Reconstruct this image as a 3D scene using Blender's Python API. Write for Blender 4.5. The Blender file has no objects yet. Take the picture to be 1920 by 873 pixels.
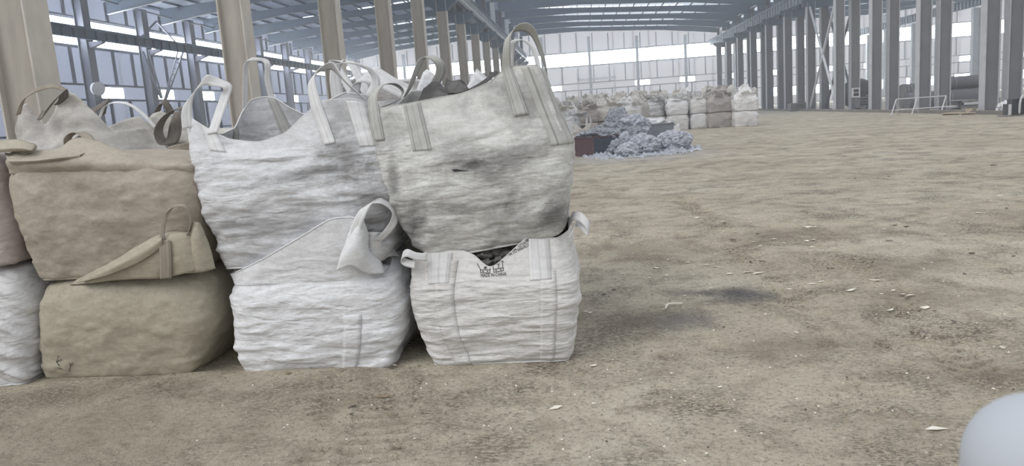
import bpy, bmesh, math, random
import numpy as np
from mathutils import Vector, Matrix
sc = bpy.context.scene
C = sc.collection
PI = math.pi
R = math.radians

# ---------------------------------------------------------------- camera
IW, IH, FPX, CH = 1920, 873, 1400.0, 1.6
YAW, PITCH, ROLL = R(-5.85), R(9.16), R(-4.07)
_f = np.array([math.sin(YAW)*math.cos(PITCH), math.cos(YAW)*math.cos(PITCH), -math.sin(PITCH)])
_r = np.array([math.cos(YAW), -math.sin(YAW), 0.0])
_u = np.cross(_r, _f)
_r, _u = math.cos(ROLL)*_r+math.sin(ROLL)*_u, -math.sin(ROLL)*_r+math.cos(ROLL)*_u
cam = bpy.data.cameras.new('camera')
cam.sensor_width = 36.0
cam.lens = 36.0*FPX/IW
cam.clip_end = 500
cam.dof.use_dof = True
cam.dof.focus_distance = 6.0
cam.dof.aperture_fstop = 6.5
co = bpy.data.objects.new('camera', cam); C.objects.link(co)
co.matrix_world = Matrix(((_r[0], _u[0], -_f[0], 0), (_r[1], _u[1], -_f[1], 0), (_r[2], _u[2], -_f[2], CH), (0, 0, 0, 1)))
sc.camera = co
def at(px, py, Y):                      # the point at depth Y seen at a pixel
    d = (px-IW/2)/FPX*_r-(py-IH/2)/FPX*_u+_f
    t = Y/d[1]
    return np.array([d[0]*t, Y, CH+d[2]*t])
def gr(px, py, z=0.0):                  # the point at height z seen at a pixel
    d = (px-IW/2)/FPX*_r-(py-IH/2)/FPX*_u+_f
    t = (z-CH)/d[2]
    return np.array([d[0]*t, d[1]*t, z])

# ---------------------------------------------------------------- sky, light, exposure
w = bpy.data.worlds.new('sky'); sc.world = w; w.use_nodes = True
bg = w.node_tree.nodes['Background']
bg.inputs['Color'].default_value = (0.93, 0.96, 1.0, 1)
bg.inputs['Strength'].default_value = .85
sun = bpy.data.lights.new('soft_sun', 'SUN'); sun.energy = 1.5; sun.angle = R(38); sun.color = (1, 0.98, 0.95)
so = bpy.data.objects.new('soft_sun', sun); C.objects.link(so)
so.rotation_euler = (R(42), 0, R(-48))
sc.view_settings.view_transform = 'Standard'
sc.view_settings.look = 'None'
sc.view_settings.gamma = 1
sc.view_settings.use_curve_mapping = False
sc.view_settings.exposure = 0.0
sc.cycles.use_denoising = True
sc.cycles.max_bounces = 8
sc.cycles.diffuse_bounces = 5
sc.cycles.sample_clamp_indirect = 4

# ---------------------------------------------------------------- noise
def _hash(ix, iy, iz, seed):
    h = (ix*374761393+iy*668265263+iz*2147483647+seed*1274126177) & 0xffffffff
    h = ((h ^ (h >> 13))*1274126177) & 0xffffffff
    h = (h ^ (h >> 16)) & 0xffffffff
    return h.astype(np.float64)/4294967295.0
def vnoise(x, y, z, seed=0):            # value noise 0..1
    fx, fy, fz = np.floor(x), np.floor(y), np.floor(z)
    ix, iy, iz = fx.astype(np.int64), fy.astype(np.int64), fz.astype(np.int64)
    tx, ty, tz = x-fx, y-fy, z-fz
    tx, ty, tz = tx*tx*(3-2*tx), ty*ty*(3-2*ty), tz*tz*(3-2*tz)
    out = 0
    for dx in (0, 1):
        for dy in (0, 1):
            for dz in (0, 1):
                wgt = (tx if dx else 1-tx)*(ty if dy else 1-ty)*(tz if dz else 1-tz)
                out = out+wgt*_hash(ix+dx, iy+dy, iz+dz, seed)
    return out
def fbm(x, y, z, seed=0, octv=3):
    a, s, t = 1.0, 0.0, 0.0
    for k in range(octv):
        s = s+a*vnoise(x, y, z, seed+k*17); t += a; a *= .5
        x, y, z = x*2.03, y*2.03, z*2.03
    return s/t

# ---------------------------------------------------------------- materials
def lin(c):
    return tuple(((v/255)/12.92 if v/255 <= .04045 else ((v/255+.055)/1.055)**2.4) for v in c)
def newmat(name):
    m = bpy.data.materials.new(name); m.use_nodes = True
    nt = m.node_tree; b = nt.nodes['Principled BSDF']
    return m, nt, b
def noise_node(nt, scale, mapping=(1, 1, 1), detail=4, rough=.6, rot=(0, 0, 0), dist=0.0):
    tc = nt.nodes.new('ShaderNodeTexCoord'); mp = nt.nodes.new('ShaderNodeMapping')
    mp.inputs['Scale'].default_value = mapping; mp.inputs['Rotation'].default_value = rot
    n = nt.nodes.new('ShaderNodeTexNoise')
    n.inputs['Scale'].default_value = scale; n.inputs['Detail'].default_value = detail
    n.inputs['Roughness'].default_value = rough; n.inputs['Distortion'].default_value = dist
    nt.links.new(tc.outputs['Object'], mp.inputs[0]); nt.links.new(mp.outputs[0], n.inputs['Vector'])
    return n
def ramp(nt, src, stops):
    r_ = nt.nodes.new('ShaderNodeValToRGB'); e = r_.color_ramp.elements
    while len(e) < len(stops): e.new(.5)
    for el, (p, c) in zip(e, stops):
        el.position = p; el.color = (*c, 1) if len(c) == 3 else c
    nt.links.new(src, r_.inputs[0]); return r_
def mix(nt, fac, a, b, mode='MIX'):
    m = nt.nodes.new('ShaderNodeMix'); m.data_type = 'RGBA'; m.blend_type = mode
    if isinstance(fac, (int, float)): m.inputs[0].default_value = fac
    else: nt.links.new(fac, m.inputs[0])
    for i, v in ((6, a), (7, b)):
        if isinstance(v, tuple): m.inputs[i].default_value = (*v, 1)
        else: nt.links.new(v, m.inputs[i])
    return m.outputs[2]
def bump(nt, bsdf, h, strength, dist, prev=None):
    b = nt.nodes.new('ShaderNodeBump'); b.inputs['Strength'].default_value = strength
    b.inputs['Distance'].default_value = dist
    nt.links.new(h, b.inputs['Height'])
    if prev is not None: nt.links.new(prev.outputs[0], b.inputs['Normal'])
    nt.links.new(b.outputs[0], bsdf.inputs['Normal']); return b
def plain(name, c, rough=.7, metal=0.0, var=.18, scale=3.0, bmp=.0, mapping=(1, 1, 1)):
    m, nt, b = newmat(name); base = lin(c)
    n = noise_node(nt, scale, mapping)
    r_ = ramp(nt, n.outputs[0], [(.3, tuple(v*(1-var) for v in base)), (.7, tuple(min(1, v*(1+var)) for v in base))])
    nt.links.new(r_.outputs[0], b.inputs['Base Color'])
    b.inputs['Roughness'].default_value = rough; b.inputs['Metallic'].default_value = metal
    if bmp: bump(nt, b, n.outputs[0], bmp, .02)
    return m
def fabric(name, c, dirt, amount=.5, wrinkle=.5, wr_map=(4.2, 4.2, 15), dirt_scale=2.2, rot=(0, 0, 0)):
    m, nt, b = newmat(name)
    big = noise_node(nt, dirt_scale, (1, 1, 1.3), 6, .68, dist=.3)
    r1 = ramp(nt, big.outputs[0], [(.62-amount*.35, (0, 0, 0)), (.80-amount*.1, (1, 1, 1))])
    fine = noise_node(nt, 26, (1, 1, 1.6), 5, .75)
    r2 = ramp(nt, fine.outputs[0], [(.36, (.86, .86, .86)), (.62, (1.03, 1.03, 1.03))])
    col = mix(nt, r1.outputs[0], lin(c), lin(dirt))
    col = mix(nt, 1.0, col, r2.outputs[0], 'MULTIPLY')
    nt.links.new(col, b.inputs['Base Color'])
    b.inputs['Roughness'].default_value = .72
    wr = noise_node(nt, 1.0, wr_map, 1.6, .45, rot, dist=.7)
    at_ = nt.nodes.new('ShaderNodeAttribute'); at_.attribute_name = 'wr'
    b1 = bump(nt, b, wr.outputs[0], wrinkle, .035)
    mm = nt.nodes.new('ShaderNodeMath'); mm.operation = 'MULTIPLY_ADD'; mm.inputs[1].default_value = wrinkle; mm.inputs[2].default_value = .10
    nt.links.new(at_.outputs['Fac'], mm.inputs[0]); nt.links.new(mm.outputs[0], b1.inputs['Strength'])
    wr2 = noise_node(nt, 1.0, (wr_map[0]*2.6, wr_map[1]*2.6, wr_map[2]*2.2), 1, .5, rot, dist=.9)
    b2 = bump(nt, b, wr2.outputs[0], wrinkle*.7, .009, b1)
    nt.links.new(mm.outputs[0], b2.inputs['Strength'])
    wv = noise_node(nt, 1.0, (160, 160, 160), 1)
    bump(nt, b, wv.outputs[0], .15, .001, b2)
    return m
def webbing(name, c, dark=.55):
    m, nt, b = newmat(name)
    uv = nt.nodes.new('ShaderNodeUVMap'); sp = nt.nodes.new('ShaderNodeSeparateXYZ')
    nt.links.new(uv.outputs[0], sp.inputs[0])
    r1 = ramp(nt, sp.outputs[0], [(0, (1, 1, 1)), (.12, (1, 1, 1)), (.16, (dark,)*3), (.20, (1, 1, 1)), (.44, (1, 1, 1)), (.5, (.82,)*3), (.56, (1, 1, 1)),
                                  (.80, (1, 1, 1)), (.84, (dark,)*3), (.88, (1, 1, 1))])
    n = noise_node(nt, 14, (1, 1, .4), 4, .7)
    r2 = ramp(nt, n.outputs[0], [(.35, tuple(v*.86 for v in lin(c))), (.65, lin(c))])
    col = mix(nt, 1.0, r1.outputs[0], r2.outputs[0], 'MULTIPLY')
    nt.links.new(col, b.inputs['Base Color']); b.inputs['Roughness'].default_value = .75
    bump(nt, b, n.outputs[0], .4, .006)
    return m
def glow(name, c, s):
    m = bpy.data.materials.new(name); m.use_nodes = True; nt = m.node_tree
    nt.nodes.clear(); e = nt.nodes.new('ShaderNodeEmission'); o = nt.nodes.new('ShaderNodeOutputMaterial')
    e.inputs[0].default_value = (*c, 1); e.inputs[1].default_value = s
    nt.links.new(e.outputs[0], o.inputs[0]); return m

M = {}
M['white'] = fabric('white_woven', (212, 212, 213), (178, 177, 176), .25, .55)
M['clean'] = fabric('clean_woven', (224, 225, 228), (202, 202, 203), .2, .6)
M['made'] = fabric('printed_woven', (214, 213, 211), (186, 184, 179), .25, .55, (4, 4, 20), rot=(0, R(4), 0))
M['grey'] = fabric('dirty_woven', (208, 208, 205), (132, 131, 129), .50, .5, dirt_scale=2.6, rot=(0, R(12), 0))
M['smudge'] = fabric('smudged_woven', (212, 213, 216), (156, 156, 158), .45, .55, dirt_scale=1.6)
M['crumpled'] = fabric('crumpled_woven', (222, 222, 222), (180, 180, 178), .3, .9, (7, 7, 8))
M['tan'] = fabric('tan_woven', (172, 165, 148), (156, 148, 132), .4, .17, (5, 5, 10))
M['tan2'] = fabric('dusty_woven', (172, 163, 150), (148, 139, 127), .45, .20, (5, 5, 10))
M['pink'] = fabric('pinkish_woven', (174, 163, 159), (156, 145, 141), .4, .3, (4, 4, 9))
M['cream'] = fabric('cream_woven', (196, 193, 188), (164, 160, 154), .4, .4, (5, 5, 9))
M['strap_w'] = webbing('white_webbing', (220, 220, 221), .82)
M['far_brown'] = fabric('far_brown_woven', (166, 161, 158), (142, 138, 135), .4, .3, (4, 4, 9))
M['strap_g'] = webbing('grey_webbing', (182, 182, 178), .5)
M['strap_t'] = webbing('tan_webbing', (158, 149, 136), .6)
M['strap_d'] = webbing('dark_webbing', (120, 114, 108), .6)
M['ink'] = plain('black_print', (44, 44, 48), .8, var=.1)
M['liner'] = plain('black_liner', (62, 60, 60), .45, var=.3, bmp=.5, scale=9)
M['scrap'] = plain('scrap_lumps', (96, 95, 92), .7, var=.35, bmp=1, scale=22)
M['brown'] = plain('brown_scrap', (140, 118, 98), .8, var=.3, bmp=1, scale=14)
M['slag'] = plain('slag', (172, 176, 186), .85, var=.38, scale=9, bmp=1)
M['slag2'] = plain('dark_slag', (148, 152, 160), .85, var=.42, scale=12, bmp=1)
M['steel'] = plain('blue_grey_steel', (72, 77, 91), .6, var=.12, scale=1.2)
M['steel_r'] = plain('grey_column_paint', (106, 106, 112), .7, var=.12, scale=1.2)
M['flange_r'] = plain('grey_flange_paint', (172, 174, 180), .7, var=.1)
M['steel_d'] = plain('dark_blue_steel', (82, 97, 116), .6, var=.12, scale=1.0)
M['steel_l'] = plain('pale_steel', (196, 200, 206), .6, var=.1)
M['girt'] = plain('girt_steel', (72, 77, 94), .6, var=.1)
M['girt_l'] = plain('pale_girt', (160, 162, 168), .6, var=.1)
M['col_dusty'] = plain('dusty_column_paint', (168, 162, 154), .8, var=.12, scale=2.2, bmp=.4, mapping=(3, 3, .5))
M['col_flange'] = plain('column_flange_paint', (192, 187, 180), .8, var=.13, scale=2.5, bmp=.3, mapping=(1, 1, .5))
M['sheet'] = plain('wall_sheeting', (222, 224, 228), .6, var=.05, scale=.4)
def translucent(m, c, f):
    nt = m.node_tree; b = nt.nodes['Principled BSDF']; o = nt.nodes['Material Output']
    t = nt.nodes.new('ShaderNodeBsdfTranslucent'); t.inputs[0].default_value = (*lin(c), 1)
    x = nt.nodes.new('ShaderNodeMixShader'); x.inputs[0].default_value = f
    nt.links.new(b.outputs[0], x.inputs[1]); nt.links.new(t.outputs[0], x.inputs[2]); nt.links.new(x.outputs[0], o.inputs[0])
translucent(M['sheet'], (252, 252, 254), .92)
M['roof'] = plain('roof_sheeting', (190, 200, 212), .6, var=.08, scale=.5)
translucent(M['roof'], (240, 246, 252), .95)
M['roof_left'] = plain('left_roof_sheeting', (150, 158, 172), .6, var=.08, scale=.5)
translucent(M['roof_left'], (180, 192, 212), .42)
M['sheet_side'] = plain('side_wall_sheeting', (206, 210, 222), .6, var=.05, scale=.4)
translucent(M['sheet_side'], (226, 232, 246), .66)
M['skylight'] = glow('skylight_sheet', (.92, .97, 1), 2.0)
M['pane'] = glow('daylit_pane', (.93, .97, 1.0), 24.0)
M['maroon'] = plain('maroon_paint', (88, 66, 72), .7, var=.2, scale=5)
M['navy'] = plain('dark_blue_paint', (78, 84, 96), .7, var=.2, scale=5)
M['binblue'] = plain('grey_blue_paint', (120, 126, 136), .7, var=.15, scale=5)
M['pipe'] = plain('dark_grey_steel', (96, 96, 104), .6, var=.2, scale=1)
M['pipe2'] = plain('grey_drum', (120, 120, 120), .7, var=.35, scale=3)
M['black'] = plain('black_metal', (50, 50, 56), .5, var=.2)
M['rail'] = plain('white_painted_tube', (196, 196, 200), .5, var=.1)
M['wood'] = plain('weathered_wood', (168, 156, 138), .85, var=.3, scale=8, mapping=(1, 6, 6))
M['chip_w'] = plain('pale_chip', (226, 220, 208), .8, var=.1, scale=20)
M['chip_d'] = plain('dark_chip', (84, 78, 72), .8, var=.2, scale=20)
M['chip_t'] = plain('brown_chip', (142, 126, 106), .8, var=.2, scale=20)
M['white_shape'] = plain('smooth_white', (176, 181, 189), .8, var=.02)
M['kerb'] = plain('kerb_concrete', (118, 114, 110), .85, var=.2, scale=2)
M['lampglass'] = plain('lamp_glass', (214, 218, 224), .3, var=.1)

# ---------------------------------------------------------------- mesh helpers
def mesh_obj(name, verts, faces, mat, parent=None, smooth=False, uvs=None, solid=0.0):
    me = bpy.data.meshes.new(name)
    me.from_pydata([tuple(map(float, v)) for v in verts], [], faces)
    if smooth: me.polygons.foreach_set('use_smooth', [True]*len(me.polygons))
    if uvs is not None:
        ul = me.uv_layers.new(name='UVMap')
        li = np.empty(len(me.loops), dtype=np.int32); me.loops.foreach_get('vertex_index', li)
        ul.data.foreach_set('uv', np.asarray(uvs, dtype=np.float32)[li].ravel())
    mats = mat if isinstance(mat, (list, tuple)) else [mat]
    for m in mats: me.materials.append(m)
    o = bpy.data.objects.new(name, me); C.objects.link(o)
    if solid:
        md = o.modifiers.new('thickness', 'SOLIDIFY'); md.thickness = solid; md.offset = 0
    if parent: o.parent = parent
    return o
def thing(name, label, cat, loc=(0, 0, 0), group=None):
    o = bpy.data.objects.new(name, None); C.objects.link(o)
    o.location = tuple(map(float, loc)); o.empty_display_size = .1
    o['label'] = label; o['category'] = cat
    if group: o['group'] = group
    return o
def tag(o, label=None, cat=None, group=None, kind=None):
    if label: o['label'] = label
    if cat: o['category'] = cat
    if group: o['group'] = group
    if kind: o['kind'] = kind
    return o
class MB:
    def __init__(s): s.v = []; s.f = []; s.mi = []
    def add(s, vs, fs, mi=0):
        b = len(s.v); s.v += [tuple(map(float, p)) for p in vs]; s.f += [tuple(i+b for i in f) for f in fs]; s.mi += [mi]*len(fs)
    def box(s, x0, x1, y0, y1, z0, z1, mi=0):
        vs = [(x0, y0, z0), (x1, y0, z0), (x1, y1, z0), (x0, y1, z0), (x0, y0, z1), (x1, y0, z1), (x1, y1, z1), (x0, y1, z1)]
        s.add(vs, [(0, 3, 2, 1), (4, 5, 6, 7), (0, 1, 5, 4), (1, 2, 6, 5), (2, 3, 7, 6), (3, 0, 4, 7)], mi)
    def bar(s, a, b, r1, r2=None, n=6, mi=0, square=False):
        a, b = Vector(a), Vector(b); r2 = r1 if r2 is None else r2
        d = (b-a).normalized(); up = Vector((0, 0, 1)) if abs(d.z) < .95 else Vector((0, 1, 0))
        x = d.cross(up).normalized(); y = d.cross(x)
        if square: n = 4
        vs = []
        for c, r_ in ((a, r1), (b, r2)):
            for i in range(n):
                t = 2*PI*(i+.5)/n; vs.append(c+x*math.cos(t)*r_+y*math.sin(t)*r_)
        fs = [(i, (i+1) % n, n+(i+1) % n, n+i) for i in range(n)]+[tuple(range(n-1, -1, -1)), tuple(range(n, 2*n))]
        s.add(vs, fs, mi)
    def prism(s, poly, axis, a, b, mi=0):       # polygon in the other two axes, extruded from a to b
        n = len(poly); vs = []
        for c in (a, b):
            for p, q in poly:
                vs.append({0: (c, p, q), 1: (p, c, q), 2: (p, q, c)}[axis])
        fs = [(i, (i+1) % n, n+(i+1) % n, n+i) for i in range(n)]+[tuple(range(n-1, -1, -1)), tuple(range(n, 2*n))]
        s.add(vs, fs, mi)
    def build(s, name, mats, parent=None, smooth=False):
        o = mesh_obj(name, s.v, s.f, mats, parent, smooth)
        if any(s.mi): o.data.polygons.foreach_set('material_index', s.mi)
        bm = bmesh.new(); bm.from_mesh(o.data); bmesh.ops.recalc_face_normals(bm, faces=bm.faces); bm.to_mesh(o.data); bm.free()
        return o
def tube_obj(name, pts, r_, mat, parent=None, n=8, closed=False):
    pts = [np.array(p, float) for p in pts]; vs = []; fs = []
    K = len(pts)
    for i, p in enumerate(pts):
        a = pts[max(i-1, 0)]; b = pts[min(i+1, K-1)]
        d = b-a; d = d/(np.linalg.norm(d)+1e-9)
        up = np.array([0, 0, 1.]) if abs(d[2]) < .9 else np.array([0, 1., 0])
        x = np.cross(d, up); x /= np.linalg.norm(x); y = np.cross(d, x)
        rr = r_[i] if isinstance(r_, (list, tuple)) else r_
        for k in range(n):
            t = 2*PI*k/n; vs.append(p+rr*(math.cos(t)*x+math.sin(t)*y))
    for i in range(K-1):
        for k in range(n):
            fs.append((i*n+k, i*n+(k+1) % n, (i+1)*n+(k+1) % n, (i+1)*n+k))
    fs += [tuple(range(n-1, -1, -1)), tuple(range((K-1)*n, K*n))]
    return mesh_obj(name, vs, fs, mat, parent, True)
def catmull(pts, m=8):
    P = [np.array(p, float) for p in pts]; P = [2*P[0]-P[1]]+P+[2*P[-1]-P[-2]]; out = []
    for i in range(1, len(P)-2):
        for k in range(m):
            t = k/m
            out.append(.5*((2*P[i])+(P[i+1]-P[i-1])*t+(2*P[i-1]-5*P[i]+4*P[i+1]-P[i+2])*t*t+(3*P[i]-P[i-1]-3*P[i+1]+P[i+2])*t**3))
    out.append(P[-2]); return out
def dup(root, loc, label, group=None, rz=0.0, scale=None):
    r_ = root.copy(); C.objects.link(r_); r_.location = tuple(map(float, loc)); r_.rotation_euler = (0, 0, rz); r_['label'] = label
    if scale: r_.scale = scale
    if group: r_['group'] = group
    for ch in list(root.children):
        c = ch.copy(); C.objects.link(c); c.parent = r_
        for g in list(ch.children):
            d = g.copy(); C.objects.link(d); d.parent = c
    return r_

# ================================================================ STRUCTURE
YB = 112.0                       # back wall
XL = -33.0                       # left wall
# ---- floor: one sheet, fine near the camera, with wheel ruts pressed into the dirt
def floor_height(x, y):
    z0 = np.zeros_like(x)
    h = (fbm(x*.5, y*.5, z0, 3, 3)-.5)*.05+(fbm(x*3, y*3, z0, 9, 3)-.5)*.022+(fbm(x*13, y*13, z0, 21, 2)-.5)*.009
    def track(x0, y0, ang, wid, length, depth, pitch_, skew=0.0):
        c, s = math.cos(ang), math.sin(ang)
        l = (x-x0)*s+(y-y0)*c; t = (x-x0)*c-(y-y0)*s
        m = np.clip((wid/2-np.abs(t))/.04, 0, 1)*np.clip((length/2-np.abs(l))/.25, 0, 1)
        bars = (np.sin((l+np.abs(t)*skew)*2*PI/pitch_) > .45)*1.0
        brk = np.clip(fbm(x*2.5, y*2.5, z0, 40, 2)*3-1.0, 0, 1)
        return -m*brk*(depth*.3+depth*bars)
    for (ax, ay, bx_, by, wid, depth, pitch_, skew) in ((690, 872, 765, 640, .36, .034, .105, .0), (575, 872, 640, 700, .20, .030, .10, .6), (150, 872, 330, 735, .34, .022, .11, .7), (1235, 330, 1500, 560, .36, .026, .13, .8),
            (1600, 480, 1880, 740, .34, .030, .13, .8), (1555, 430, 1535, 520, .42, .024, .10, .0), (1480, 560, 1640, 700, .3, .022, .12, .6), (1690, 640, 1560, 800, .3, .022, .12, .6), (1210, 300, 1330, 420, .5, .02, .16, .5)):
        A, B = gr(ax, ay), gr(bx_, by); L = math.hypot(B[0]-A[0], B[1]-A[1])
        h = h+track((A[0]+B[0])/2, (A[1]+B[1])/2, math.atan2(B[0]-A[0], B[1]-A[1]), wid, L+.3, depth, pitch_, skew)
    return h
def axis_pts(segs):
    out = []
    for a, b, st in segs: out += list(np.arange(a, b, st))
    return np.array(out+[segs[-1][1]])
gx = axis_pts([(-40, -12, 2), (-12, -5, .5), (-5, 5.2, .025), (5.2, 10, .12), (10, 26, .5), (26, 76, 3)])
gy = axis_pts([(-14, 1.2, 1), (1.2, 2.2, .05), (2.2, 4.6, .0125), (4.6, 8.5, .025), (8.5, 13, .05), (13, 30, .2), (30, 114, 1.5)])
X, Y = np.meshgrid(gx, gy); Z = floor_height(X.ravel(), Y.ravel()).reshape(X.shape)
Z *= np.clip((Y-1)/1, .2, 1)*np.clip((40-Y)/15, .3, 1)
pad = np.clip(np.minimum(np.minimum((X+5)/.1, (.0-X)/.15), np.minimum((Y-4.62)/.1, (20-Y)/.1)), 0, 1)
Z = Z*(1-pad)-.004*pad
nx_, ny_ = len(gx), len(gy)
V = np.stack([X.ravel(), Y.ravel(), Z.ravel()], 1)
ii = (np.arange(ny_-1)[:, None]*nx_+np.arange(nx_-1)[None, :]).ravel()
Fc = np.stack([ii, ii+1, ii+nx_+1, ii+nx_], 1).tolist()
def floor_mat():
    m, nt, b = newmat('packed_dirt')
    n1 = noise_node(nt, .42, (1, 1, 1), 5, .62, dist=.4)
    r1 = ramp(nt, n1.outputs[0], [(.30, lin((180, 170, 153))), (.50, lin((194, 185, 168))), (.72, lin((208, 201, 186)))])
    n2 = noise_node(nt, 3.2, (1, 1.0, 1), 8, .74)
    r2 = ramp(nt, n2.outputs[0], [(.40, (.80, .78, .76)), (.50, (1, 1, 1)), (.75, (1.05, 1.05, 1.04))])
    n3 = noise_node(nt, 34, (1, 1, 1), 4, .8)
    r3 = ramp(nt, n3.outputs[0], [(.34, (.42, .40, .38)), (.45, (.94, .94, .93)), (.60, (1.06, 1.06, 1.05)), (.74, (1.26, 1.25, 1.23))])
    col = mix(nt, 1.0, r1.outputs[0], r2.outputs[0], 'MULTIPLY'); col = mix(nt, 1.0, col, r3.outputs[0], 'MULTIPLY')
    n5 = noise_node(nt, 1.5, (1, 1, 1), 6, .7, dist=.5); r5 = ramp(nt, n5.outputs[0], [(.46, (0, 0, 0)), (.62, (1, 1, 1))])
    n6 = noise_node(nt, 60, (.6, 1.4, 1), 3, .7); r6 = ramp(nt, n6.outputs[0], [(.46, (1, 1, 1)), (.56, (0, 0, 0))])
    spk = mix(nt, 1.0, r5.outputs[0], r6.outputs[0], 'MULTIPLY')
    spm = nt.nodes.new('ShaderNodeMath'); spm.operation = 'MULTIPLY'; spm.inputs[1].default_value = .9; nt.links.new(spk, spm.inputs[0])
    col = mix(nt, spm.outputs[0], col, lin((92, 82, 72)))
    tc = nt.nodes.new('ShaderNodeTexCoord')
    # a darker tone on the near left, spilled soot, and long vehicle streaks
    def blob(cx, cy, rx, ry, rot, soft):
        mp = nt.nodes.new('ShaderNodeMapping'); mp.vector_type = 'TEXTURE'
        mp.inputs['Location'].default_value = (cx, cy, 0); mp.inputs['Rotation'].default_value = (0, 0, rot); mp.inputs['Scale'].default_value = (rx, ry, 100)
        nt.links.new(tc.outputs['Object'], mp.inputs[0])
        ln = nt.nodes.new('ShaderNodeVectorMath'); ln.operation = 'LENGTH'; nt.links.new(mp.outputs[0], ln.inputs[0])
        ad = nt.nodes.new('ShaderNodeMath'); ad.operation = 'MULTIPLY_ADD'; nt.links.new(n2.outputs[0], ad.inputs[0]); ad.inputs[1].default_value = 1.1; 
        a2 = nt.nodes.new('ShaderNodeMath'); a2.operation = 'MULTIPLY_ADD'; a2.inputs[1].default_value = .6; nt.links.new(n3.outputs[0], a2.inputs[0])
        nt.links.new(ln.outputs['Value'], a2.inputs[2]); nt.links.new(a2.outputs[0], ad.inputs[2])
        return ramp(nt, ad.outputs[0], [(.5, (1, 1, 1)), (min(1, .5+soft), (0, 0, 0))]).outputs[0], ad
    def blobmix(col, args, c, k):
        f, ad = blob(*args)
        sc_ = nt.nodes.new('ShaderNodeMath'); sc_.operation = 'MULTIPLY'; sc_.inputs[1].default_value = .5
        for l in list(nt.links):
            if l.from_socket == ad.outputs[0]: tgt = l.to_socket; nt.links.remove(l); nt.links.new(sc_.outputs[0], tgt)
        nt.links.new(ad.outputs[0], sc_.inputs[0])
        mu = nt.nodes.new('ShaderNodeMath'); mu.operation = 'MULTIPLY'; mu.inputs[1].default_value = k; nt.links.new(f, mu.inputs[0])
        return mix(nt, mu.outputs[0], col, lin(c))
    p = gr(1385, 553); col = blobmix(col, (p[0], p[1], .42, .40, 0, .38), (66, 66, 72), .85)
    p = gr(1270, 600); col = blobmix(col, (p[0], p[1], .40, .40, 0, .4), (112, 108, 110), .7)
    p = gr(1290, 548); col = blobmix(col, (p[0], p[1], .3, .2, 0, .4), (90, 86, 84), .6)
    for (px, py, rx, ry) in ((1200, 470, .9, 1.0), (1690, 500, .7, .6), (1500, 440, 1.6, .5), (1850, 700, .5, .4), (1180, 600, .5, .5), (1500, 650, .6, .35), (1730, 560, .8, .5)):
        p = gr(px, py); col = blobmix(col, (p[0], p[1], rx, ry, 0, .45), (126, 115, 100), .5)
    p = gr(300, 800); col = blobmix(col, (p[0]-.4, p[1]-.2, 2.6, 1.5, 0, .5), (150, 138, 121), .55)
    p = gr(1195, 292); col = blobmix(col, (p[0], p[1], 3.2, 3.5, 0, .4), (176, 174, 176), .8)
    st = noise_node(nt, 1.0, (.12, 1.3, 1), 5, .6, (0, 0, R(-24)), .6)
    r4 = ramp(nt, st.outputs[0], [(.40, (.92, .91, .90)), (.56, (1, 1, 1)), (.7, (1.03, 1.03, 1.02))])
    col = mix(nt, 1.0, col, r4.outputs[0], 'MULTIPLY')
    nt.links.new(col, b.inputs['Base Color']); b.inputs['Roughness'].default_value = .72
    b.inputs['Specular IOR Level'].default_value = .45
    b1 = bump(nt, b, n2.outputs[0], .9, .05); bump(nt, b, n3.outputs[0], 1.0, .02, b1)
    return m
fl = mesh_obj('floor', V, Fc, floor_mat(), None, True)
tag(fl, 'packed dusty dirt floor of the hall with wheel ruts', None, None, 'structure')

# ---- walls
def struct(mb, name, mats, label=None, parent=None, smooth=False):
    o = mb.build(name, mats, parent, smooth)
    if parent is None: o['kind'] = 'structure'
    if label: o['label'] = label
    return o
SPB = 6.85
win_n = [0]
def window(axis, a0, a1, c, z0, z1, nm, label, fr=.06):
    # axis 0: wall runs along X at Y=c ; axis 1: wall runs along Y at X=c
    win_n[0] += 1
    m = MB()
    def bx(m, p0, p1, q0, q1, z0, z1):
        if axis == 0: m.box(p0, p1, q0, q1, z0, z1)
        else: m.box(q0, q1, p0, p1, z0, z1)
    s = -1 if axis == 0 else 1
    q0, q1 = sorted((c+s*.06, c-s*.06))
    bx(m, a0, a1, q0, q1, z0, z0+fr); bx(m, a0, a1, q0, q1, z1-fr, z1)
    bx(m, a0, a0+fr, q0, q1, z0+fr, z1-fr); bx(m, a1-fr, a1, q0, q1, z0+fr, z1-fr)
    for k in range(1, nm):
        xk = a0+(a1-a0)*k/nm; bx(m, xk-.02, xk+.02, q0, q1, z0+fr, z1-fr)
    o = m.build('window_%d' % win_n[0], M['steel_l']); o['kind'] = 'structure'; o['label'] = label
    g = MB(); bx(g, a0+fr*.5, a1-fr*.5, c-.01, c+.01, z0+fr*.5, z1-fr*.5); g.build('pane', M['pane'], o)
    return o
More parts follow.
